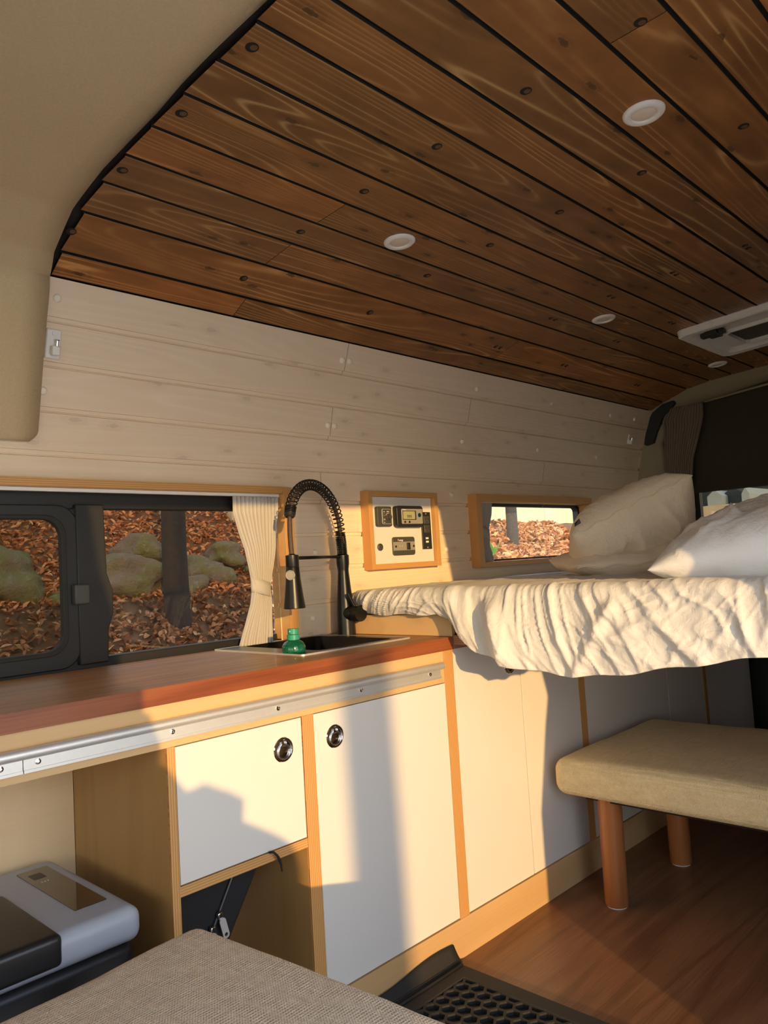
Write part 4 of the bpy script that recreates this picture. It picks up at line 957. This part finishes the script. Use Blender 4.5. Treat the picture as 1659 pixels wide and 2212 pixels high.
def leg(name, x, y, z1, r, root, local=False):
    o = mkobj(name, MB().lathe([(0, 0.004), (r * 0.94, 0.004), (r * 0.98, 0.008), (r, z1 * 0.5), (r * 1.03, z1), (0, z1)], (x, y, 0), (0, 0, 1), 32), M['legwood'], root, smooth=35, local=local)
    mkobj('foot_pad', MB().lathe([(0, 0), (r * 0.85, 0), (r * 0.88, 0.004), (0, 0.004)], (x, y, 0), (0, 0, 1), 28), M['whitep'], o, local=local)
be = thing('bench', 'beige upholstered bench with round wooden legs under the bed edge', 'bench', (2.38, 0.85, 0.0), 'beige upholstered benches')
mkobj('cushion', rbox(2.045, 2.72, 0.36, 1.335, 0.324, 0.436, 0.038, 7, 0.010, 2.0), M['bench'], be, smooth=True)
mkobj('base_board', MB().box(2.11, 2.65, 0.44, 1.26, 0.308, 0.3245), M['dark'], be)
for x, y in ((2.14, 1.20), (2.546, 1.18), (2.14, 0.50), (2.546, 0.50)): leg('leg', x, y, 0.3245, 0.0350, be)
s_b = thing('bench', 'oatmeal upholstered bench cushion in the lower left foreground', 'bench', (0.74, 1.22, 0.0), 'beige upholstered benches', rz=math.radians(5.5))
mkobj('cushion', rbox(-0.75, 0.012, -0.80, 0.012, 0.345, 0.452, 0.030, 6, 0.012, 5.0), M['seat'], s_b, smooth=True, local=True)
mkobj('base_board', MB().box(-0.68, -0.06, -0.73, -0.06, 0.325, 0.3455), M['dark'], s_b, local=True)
for x, y in ((-0.09, -0.12), (-0.65, -0.12), (-0.09, -0.70), (-0.65, -0.70)): leg('leg', x, y, 0.3455, 0.0350, s_b, local=True)

# ------------------------------------------------------------------ cool box
fg = thing('portable_fridge', 'grey and black portable fridge box standing in the open alcove', 'portable fridge', (0.45, 1.57, 0.0))
mkobj('body', rbox(0.16, 0.712, 1.385, 1.765, 0.0, 0.388, 0.02, 4), M['black'], fg, smooth=35)
mkobj('lid', rbox(0.15, 0.722, 1.375, 1.775, 0.389, 0.452, 0.022, 6), M['coolgrey'], fg, smooth=35)
mkobj('lid_inset', rbox(0.20, 0.572, 1.371, 1.645, 0.402, 0.4555, 0.010, 4), M['black'], fg, smooth=35)
mkobj('handle_recess', MB().lathe([(0.030, 0), (0.028, 0.0015), (0.02, 0.0008), (0, 0.0008)], (0.49, 1.54, 0.4555), (0, 0, 1), 28), M['dkp'], fg, smooth=35)
a = MB(); a.prism(rrect(0.628, 0.690, 1.452, 1.730, 0.003), 'Z', 0.4515, 0.4532); dsp = mkobj('display_panel', a, M['darkpanel'], fg)
mkobj('display_window', MB().box(0.640, 0.665, 1.665, 1.70, 0.4532, 0.4535), M['dkp'], dsp)
for k in range(3): mkobj('touch_mark', MB().box(0.645 + k * 0.006, 0.647 + k * 0.006, 1.640, 1.645, 0.4532, 0.4535), M['whiteink'], dsp)

# ------------------------------------------------------------------ bag, cord
bg = thing('black_bag', 'black zipped nylon bag leaning in the gap below the small cream door', 'bag', (0.88, 1.5, 0.098))
bm = MB(); bm.prism([(0.803, 0.0985), (0.865, 0.0985), (0.955, 0.27), (1.055, 0.425), (0.998, 0.433), (0.803, 0.433)], 'Y', 1.45, 1.62); mkobj('bag_body', bm, M['nylon'], bg, bevel=0.012, bseg=4)
a = MB(); a.tube([(0.875, 1.4475, 0.25), (0.925, 1.4475, 0.335), (0.975, 1.4475, 0.42)], 0.004, 8); mkobj('zip_track', a, M['black'], bg)
for x, z, ang_ in ((0.928, 0.338, -14), (0.908, 0.315, 4)):
    a = MB(); m_ = Matrix.Translation((x, 1.440, z)) @ Matrix.Rotation(math.radians(ang_), 4, 'Y')
    a.box(-0.006, 0.006, -0.004, 0.004, -0.004, 0.010, m_); po = mkobj('zip_slider', a, M['chrome'], bg, bevel=0.002)
    a = MB(); a.ringprism(rrect(-0.0075, 0.0075, -0.046, -0.002, 0.007), rrect(-0.004, 0.004, -0.042, -0.034, 0.0038), 'Y', -0.0065, -0.0035, m_); mkobj('zip_pull', a, M['alu'], po)
a = MB(); a.tube([(1.012, 1.374, 0.4575), (1.018, 1.366, 0.458), (1.026, 1.364, 0.449), (1.033, 1.366, 0.437), (1.036, 1.366, 0.428), (1.038, 1.366, 0.412)], [0.0024, 0.0024, 0.0026, 0.0036, 0.0026, 0.0014], 8)
tag(mkobj('pull_cord', a, M['nylon'], smooth=True), 'short knotted black cord hanging over the shelf edge below the small door', 'cord')

# ------------------------------------------------------------------ rubber step mat
mm = thing('floor_mat', 'black rubber honeycomb mat on the floor in the foreground', 'floor mat', (1.33, 0.9, 0.0))
x0, x1, y0, y1 = 1.02, 1.575, 0.55, 1.345
a = MB(); a.ringprism(rrect(x0, x1, y0, y1, 0.015), rrect(x0 + 0.045, x1 - 0.045, y0 + 0.045, y1 - 0.05, 0.006), 'Z', 0.001, 0.016); mkobj('border', a, M['rubber'], mm, bevel=0.003)
mkobj('base_sheet', MB().box(x0 + 0.02, x1 - 0.02, y0 + 0.02, y1 - 0.02, 0.0005, 0.003), M['black'], mm)
a = MB(); R = 0.0215; i = 0
xi0, xi1, yi0, yi1 = x0 + 0.045, x1 - 0.045, y0 + 0.045, y1 - 0.05
yy = yi0
while yy < yi1 + R:
    xx = xi0 + (R * 0.866 if i % 2 else 0)
    while xx < xi1 + R:
        cl = lambda p: (min(max(p[0], xi0 - 0.001), xi1 + 0.001), min(max(p[1], yi0 - 0.001), yi1 + 0.001))
        o_h = [cl((xx + R * math.cos(math.radians(30 + 60 * k)), yy + R * math.sin(math.radians(30 + 60 * k)))) for k in range(6)]
        i_h = [cl((xx + R * 0.83 * math.cos(math.radians(30 + 60 * k)), yy + R * 0.83 * math.sin(math.radians(30 + 60 * k)))) for k in range(6)]
        VO = [a.bm.verts.new((*p, 0.014)) for p in o_h]; VI = [a.bm.verts.new((*p, 0.014)) for p in i_h]; VL = [a.bm.verts.new((*p, 0.003)) for p in i_h]
        for k in range(6):
            k2 = (k + 1) % 6
            a.bm.faces.new((VO[k], VO[k2], VI[k2], VI[k])); a.bm.faces.new((VI[k], VI[k2], VL[k2], VL[k]))
        xx += R * 1.732
    yy += R * 1.5; i += 1
mkobj('honeycomb_grid', a, M['rubber'], mm, recalc=False)
a = MB()
def flap(u, v):
    x = lerp(1.02, 1.585, u); lift = 0.035 + 0.008 * math.sin(u * 9); y = 1.345 + 0.024 * v
    return (x - 0.004 * v, y, 0.014 + lift * v ** 1.5)
a.grid(flap, 24, 6); mkobj('raised_flap', a, M['rubber'], mm, smooth=True, solid=0.004)
for yv in (1.350, 1.332): 
    mkobj('rib', MB().tube([(1.03, yv, 0.019), (1.57, yv, 0.019)], 0.003, 8), M['rubber'], mm, smooth=True)

# ------------------------------------------------------------------ person with the phone, at the open door
SC = 1.0
def skin(name, verts, edges, mat, parent=None, sub=2, root=0):
    me = bpy.data.meshes.new(name); me.from_pydata([v[:3] for v in verts], edges, []); o = bpy.data.objects.new(name, me); COL.objects.link(o)
    me.materials.append(mat)
    m = o.modifiers.new('skin', 'SKIN'); m.use_smooth_shade = True; m.branch_smoothing = 0.3
    for i, v in enumerate(verts):
        r = v[3]; me.skin_vertices[0].data[i].radius = r if isinstance(r, tuple) else (r, r); me.skin_vertices[0].data[i].use_root = (i == root)
    s_ = o.modifiers.new('sub', 'SUBSURF'); s_.levels = sub; s_.render_levels = sub
    if parent:
        o.parent = parent; o.location = -parent.location
    return o
pe = thing('person', 'person in dark jacket and jeans standing outside the open door holding up a phone', 'person', (-0.24, -0.62, -0.62))
hx_, hy_ = -0.155, -0.52
V_ = [(-0.16, -0.66, 0.18, (0.155, 0.105)), (-0.16, -0.66, 0.36, (0.150, 0.105)), (-0.165, -0.63, 0.50, (0.17, 0.11)), (-0.165, -0.59, 0.60, (0.13, 0.085)),
      (-0.175, -0.565, 0.715, (0.052, 0.052)), (-0.16, -0.53, 0.775, (0.062, 0.07)), (-0.152, -0.515, 0.835, (0.070, 0.085)), (-0.15, -0.52, 0.885, (0.058, 0.07)),
      (-0.36, -0.62, 0.615, (0.058, 0.058)), (-0.36, -0.42, 0.62, (0.045, 0.045)), (-0.22, -0.24, 0.80, (0.036, 0.036)), (-0.115, -0.13, 0.93, (0.026, 0.026)),
      (-0.01, -0.60, 0.66, (0.062, 0.062)), (0.06, -0.46, 0.705, (0.050, 0.050)), (-0.03, -0.27, 0.80, (0.038, 0.038)), (-0.055, -0.14, 0.93, (0.026, 0.026)),
      (-0.255, -0.66, 0.0, (0.09, 0.09)), (-0.265, -0.64, -0.20, (0.062, 0.062)), (-0.265, -0.67, -0.50, (0.043, 0.043)), (-0.265, -0.59, -0.585, (0.04, 0.032)),
      (-0.085, -0.66, 0.0, (0.09, 0.09)), (-0.095, -0.64, -0.20, (0.062, 0.062)), (-0.095, -0.67, -0.50, (0.043, 0.043)), (-0.095, -0.59, -0.585, (0.04, 0.032))]
E_ = [(0, 1), (1, 2), (2, 3), (3, 4), (4, 5), (5, 6), (6, 7), (3, 8), (8, 9), (9, 10), (10, 11), (3, 12), (12, 13), (13, 14), (14, 15), (0, 16), (16, 17), (17, 18), (18, 19), (0, 20), (20, 21), (21, 22), (22, 23)]
skin('body', V_, E_, M['skin'], pe)
def sub_skin(name, idx, grow, mat):
    mp = {k: i for i, k in enumerate(idx)}
    vv = [(*V_[k][:3], (V_[k][3][0] + grow, V_[k][3][1] + grow)) for k in idx]
    ee = [(mp[a], mp[b]) for a, b in E_ if a in mp and b in mp]
    return skin(name, vv, ee, mat, pe)
JV = [(-0.16, -0.66, 0.06, (0.185, 0.135))] + [(*V_[k][:3], (V_[k][3][0] + 0.018, V_[k][3][1] + 0.018)) for k in (0, 1, 2, 3, 8, 9, 10, 12, 13, 14)]
skin('jacket', JV, [(0, 1), (1, 2), (2, 3), (3, 4), (4, 5), (5, 6), (6, 7), (4, 8), (8, 9), (9, 10)], M['jacket'], pe, root=2)
LV = [(-0.16, -0.66, 0.22, (0.165, 0.115)), (-0.16, -0.66, 0.13, (0.170, 0.120))]
for lx in (-0.255, -0.085): LV += [(lx, -0.66, -0.02, (0.098, 0.098)), (lx - 0.01, -0.64, -0.20, (0.078, 0.078)), (lx - 0.01, -0.67, -0.53, (0.062, 0.062))]
skin('jeans', LV, [(0, 1), (1, 2), (2, 3), (3, 4), (1, 5), (5, 6), (6, 7)], M['jeans'], pe, root=1)
for k in (18, 22): skin('shoe', [(V_[k][0], V_[k][1], -0.565, 0.050), (V_[k][0], V_[k][1] + 0.08, -0.575, 0.046), (V_[k][0], V_[k][1] + 0.17, -0.585, 0.035)], [(0, 1), (1, 2)], M['black'], pe)
hr = MB(); hr.lathe([(0.079, -0.02), (0.084, 0.02), (0.078, 0.055), (0.055, 0.080), (0.02, 0.092), (0, 0.093)], (-0.155, -0.535, 0.835), (0, -0.15, 1), 32)
for v in hr.bm.verts: v.co += Vector((noise.noise(v.co * 25), noise.noise(v.co * 25 + Vector((5, 0, 0))), noise.noise(v.co * 25 + Vector((0, 5, 0))))) * 0.012
mkobj('hair', hr, M['hair'], pe, smooth=True)
fc = Vector((-0.148, -0.515, 0.80))
nb = MB(); nb.lathe([(0.012, 0), (0.009, 0.012), (0, 0.018)], fc + Vector((0.005, 0.075, 0.012)), (0, 1, -0.2), 12); mkobj('nose', nb, M['skin'], pe, smooth=True)
for sx in (-0.028, 0.028):
    mkobj('eye', MB().lathe([(0.010, 0), (0.008, 0.004), (0, 0.006)], fc + Vector((sx + 0.005, 0.068, 0.042)), (0, 1, 0), 14), M['whitep'], pe, smooth=True)
    mkobj('ear', MB().lathe([(0.022, 0), (0.018, 0.010), (0.010, 0.008), (0, 0.005)], fc + Vector((sx * 2.3, 0, 0.03)), (1 if sx > 0 else -1, 0.2, 0), 16), M['skin'], pe, smooth=True)
mkobj('mouth', MB().tube([fc + Vector((-0.018, 0.071, -0.025)), fc + Vector((0.005, 0.076, -0.026)), fc + Vector((0.028, 0.071, -0.025))], 0.004, 8), M['redink'], pe, smooth=True)
mkobj('shadow_block', rbox(-0.14, 0.16, -0.80, -0.70, -0.16, 0.57, 0.04, 4), M['nylon'], pe, smooth=True)  # unseen block added to fill out the person's cast shadow
# phone and fingers
ph = MB(); pm = Matrix.Translation((-0.055, -0.048, 1.0)) @ Matrix.Rotation(math.radians(-46), 4, 'Z')
ph.prism(rrect(-0.037, 0.037, -0.075, 0.075, 0.009), 'Y', -0.004, 0.004, pm)
tag(mkobj('phone', ph, M['black'], bevel=0.0015), 'black phone held up in both hands in front of the face', 'phone')
for s_, wr_ in ((-1, Vector((-0.115, -0.13, 0.93))), (1, Vector((-0.055, -0.14, 0.93)))):
    palm = pm @ Vector((s_ * 0.050, -0.020, -0.035)); vv = [(*wr_, 0.024), (*wr_.lerp(palm, 0.55), (0.030, 0.016)), (*palm, (0.030, 0.013))]; ee = [(0, 1), (1, 2)]
    for k, L_ in enumerate((0.9, 1.0, 0.95, 0.75)):
        b0 = pm @ Vector((s_ * 0.047, -0.012, -0.052 + k * 0.020)); b1 = pm @ Vector((s_ * 0.042, 0.012, -0.050 + k * 0.021)); b2 = pm @ Vector((s_ * (0.042 - 0.028 * L_), 0.014, -0.047 + k * 0.021))
        n_ = len(vv); vv += [(*b0, 0.0088), (*b1, 0.0082), (*b2, 0.0070)]; ee += [(2, n_), (n_, n_ + 1), (n_ + 1, n_ + 2)]
    n_ = len(vv); t0 = pm @ Vector((s_ * 0.046, -0.022, -0.062)); t1 = pm @ Vector((s_ * 0.032, -0.016, -0.050)); t2 = pm @ Vector((s_ * 0.014, -0.013, -0.040))
    vv += [(*t0, 0.010), (*t1, 0.009), (*t2, 0.008)]; ee += [(1, n_), (n_, n_ + 1), (n_ + 1, n_ + 2)]
    skin('hand', vv, ee, M['skin'], pe)

# ------------------------------------------------------------------ outside
def gz(x, y):
    base = interp(y, [2.6, 5.0, 7.0, 8.3, 9.6], [-0.62, -0.55, 0.10, 0.80, 1.28])
    if y > 9.6:
        l_ = interp(y, [9.6, 12, 16], [1.28, 2.6, 4.8]); r_ = interp(y, [9.6, 10.6, 16], [1.38, 1.80, 1.85])
        base = lerp(l_, r_, sstep((x - 7.5) / 2.5))
    return base + (0.10 * noise.noise(Vector((x * 0.6, y * 0.6, 0))) + 0.04 * noise.noise(Vector((x * 2, y * 2, 3)))) * sstep((y - 3) / 3)
g = MB(); g.grid(lambda u, v: (lambda x, y: (x, y, gz(x, y)))(lerp(-12, 30, u), lerp(-14, 16, v ** 0.8)), 90, 110)
struct(mkobj('floor_outside', g, M['soil'], smooth=True))
struct(mkobj('floor_bounce', MB().box(-10, 12, -12, 1.2, -0.66, -0.615), M['bounce_ground']))  # unseen pale slab added to throw light up at the ceiling
# leaves
bm = bmesh.new(); tl = bm.faces.layers.float.new('tone')
rnd = random.Random(4)
def addleaf(x, y, z, L_, a, tilt_, roll, tone):
    w = L_ * rnd.uniform(0.35, 0.55); m = Matrix.Translation((x, y, z)) @ Matrix.Rotation(a, 4, 'Z') @ Matrix.Rotation(tilt_, 4, 'Y') @ Matrix.Rotation(roll, 4, 'X')
    c = rnd.uniform(0.1, 0.35) * L_
    P = [(-L_ / 2, 0, 0), (-L_ * 0.15, -w / 2, c), (L_ * 0.25, -w * 0.4, c * 0.8), (L_ / 2, 0, c * 0.4), (L_ * 0.25, w * 0.4, c * 0.8), (-L_ * 0.15, w / 2, c), (0, 0, 0)]
    vs = [bm.verts.new(m @ Vector(p)) for p in P]
    for q in ((0, 1, 6), (1, 2, 6), (2, 3, 6), (3, 4, 6), (4, 5, 6), (5, 0, 6)):
        f = bm.faces.new([vs[i] for i in q]); f[tl] = tone
for k in range(30000):
    if k < 19000: x = rnd.uniform(2.0, 9.5); y = rnd.uniform(6.0, 13.0); L_ = rnd.uniform(0.06, 0.12)
    else: x = rnd.uniform(8.5, 17.0); y = rnd.uniform(7.6, 10.9); L_ = rnd.uniform(0.12, 0.24)
    addleaf(x, y, gz(x, y) + rnd.uniform(0.0, 0.07), L_, rnd.uniform(0, 6.28), rnd.uniform(-0.9, 0.9), rnd.uniform(-0.9, 0.9), min(1, max(0, rnd.gauss(0.5, 0.25))))
tag(mkobj('fallen_leaves', bm, M['leaf'], recalc=False), 'brown fallen leaves covering the bank outside the windows', 'leaves', kind='stuff')
# boulders of the bank
bl_lab = ['large mossy boulder left of the sash pillar outside the window', 'grey boulder low in the left window', 'big dark boulder just right of the sash pillar', 'mossy flat-topped boulder high in the window middle',
          'boulder under the flat-topped mossy one', 'pale cracked boulder in the middle of the window', 'small boulder left of the curtain outside', 'rounded boulder at the far left of the bank', 'low boulder behind the dark upright outside', 'boulder beside the curtain high on the bank']
bpos = [(3.1, 8.9, 1.10, .50), (3.75, 8.7, 0.70, .36), (4.45, 8.75, 1.05, .44), (5.0, 9.1, 1.32, .36), (5.15, 8.7, 0.86, .36), (5.75, 8.95, 1.02, .38), (6.75, 9.1, 0.98, .30), (2.2, 8.9, 1.0, .42), (6.3, 9.25, 1.30, .26), (7.4, 9.3, 1.12, .26)]
for k, (x, y, z, r) in enumerate(bpos):
    b_m = bmesh.new(); bmesh.ops.create_icosphere(b_m, subdivisions=4, radius=r)
    for v in b_m.verts:
        p = v.co.copy(); q = p * (1 + 0.42 * noise.noise(p * 1.3 / r + Vector((k * 7, 0, 0))) - 0.16 * abs(noise.noise(p * 5 + Vector((k, 3, 0)))) + 0.07 * noise.noise(p * 14))
        q.z *= 0.80; q.x *= 1.12; v.co = q + Vector((x, y, z))
    bo_ = mkobj('boulder', b_m, M['rock'], smooth=True); tag(bo_, bl_lab[k], 'boulder', 'boulders in the bank outside')
# concrete wall behind the bank, tree and upright, plant
cwl = MB(); cwl.box(7.5, 26, 10.75, 11.0, 0.5, 4.2); tag(mkobj('concrete_wall', cwl, M['concrete']), 'sunlit stained concrete wall behind the leafy bank', 'wall')
def trunk(name, x, y, z0, z1, r, label, kind='tree trunk'):
    pts = [(x + 0.05 * noise.noise(Vector((x, y, z0 + (z1 - z0) * k / 14))), y, lerp(z0, z1, k / 14)) for k in range(15)]
    tag(mkobj(name, MB().tube(pts, [r * (1 - 0.25 * k / 14) for k in range(15)], 20), M['bark'], smooth=True), label, kind)
trunk('dark_upright', 13.9, 9.6, 1.0, 5.0, 0.13, 'dark tree trunk before the concrete wall in the narrow window')
trunk('dark_upright', 4.72, 7.9, 0.1, 5.0, 0.15, 'dark upright added in place of a reflection in the left window')  # upright added where a dark reflection crosses the glass
trunk('utility_pole', -1.80, -4.55, -0.7, 5.0, 0.085, 'wooden pole standing outside on the sunny side', 'pole')
pl = thing('green_plant', 'small green plant sprouting from the leaves outside the narrow window', 'plant', (12.2, 8.9, 1.05))
for k in range(9):
    an = k * 0.7; L_ = 0.22 + 0.06 * (k % 3)
    a = MB(); d = Vector((math.cos(an) * 0.5, math.sin(an) * 0.5, 0.9)).normalized(); s_ = Vector((-math.sin(an), math.cos(an), 0)) * 0.035
    p0 = Vector((12.2, 8.9, 1.08)); pts = [p0, p0 + d * L_ * 0.5 - s_, p0 + d * L_, p0 + d * L_ * 0.5 + s_]
    a.bm.faces.new([a.bm.verts.new(p) for p in pts]); mkobj('leaf_blade', a, M['green'], pl, solid=0.004)
# house and wall seen through the rear window
hs = thing('house', 'white house with dark blue gable seen through the rear window', 'house', (18, 6.0, -0.6))
mkobj('concrete_base', MB().box(15.0, 24.0, 2.0, 7.0, -0.6, 1.80), M['concrete'], hs)
def house(x, y0, y1, zb, zt_, mat, nm): mkobj(nm, MB().prism([(y0, zb), (y1, zb), (y1, zt_), ((y0 + y1) / 2, zt_ + 0.12), (y0, zt_)], 'X', x, x + 2.5), mat, hs)
house(15.1, 5.58, 5.86, 1.80, 1.98, M['housewhite'], 'gable_wing'); house(15.4, 5.30, 5.66, 1.80, 2.02, M['housedark'], 'gable_wing'); house(15.1, 5.08, 5.22, 1.80, 1.97, M['housewhite'], 'gable_wing')
mkobj('rear_hall', MB().box(17.7, 19.0, 2.5, 7.0, 1.80, 3.4), M['housedark'], hs)
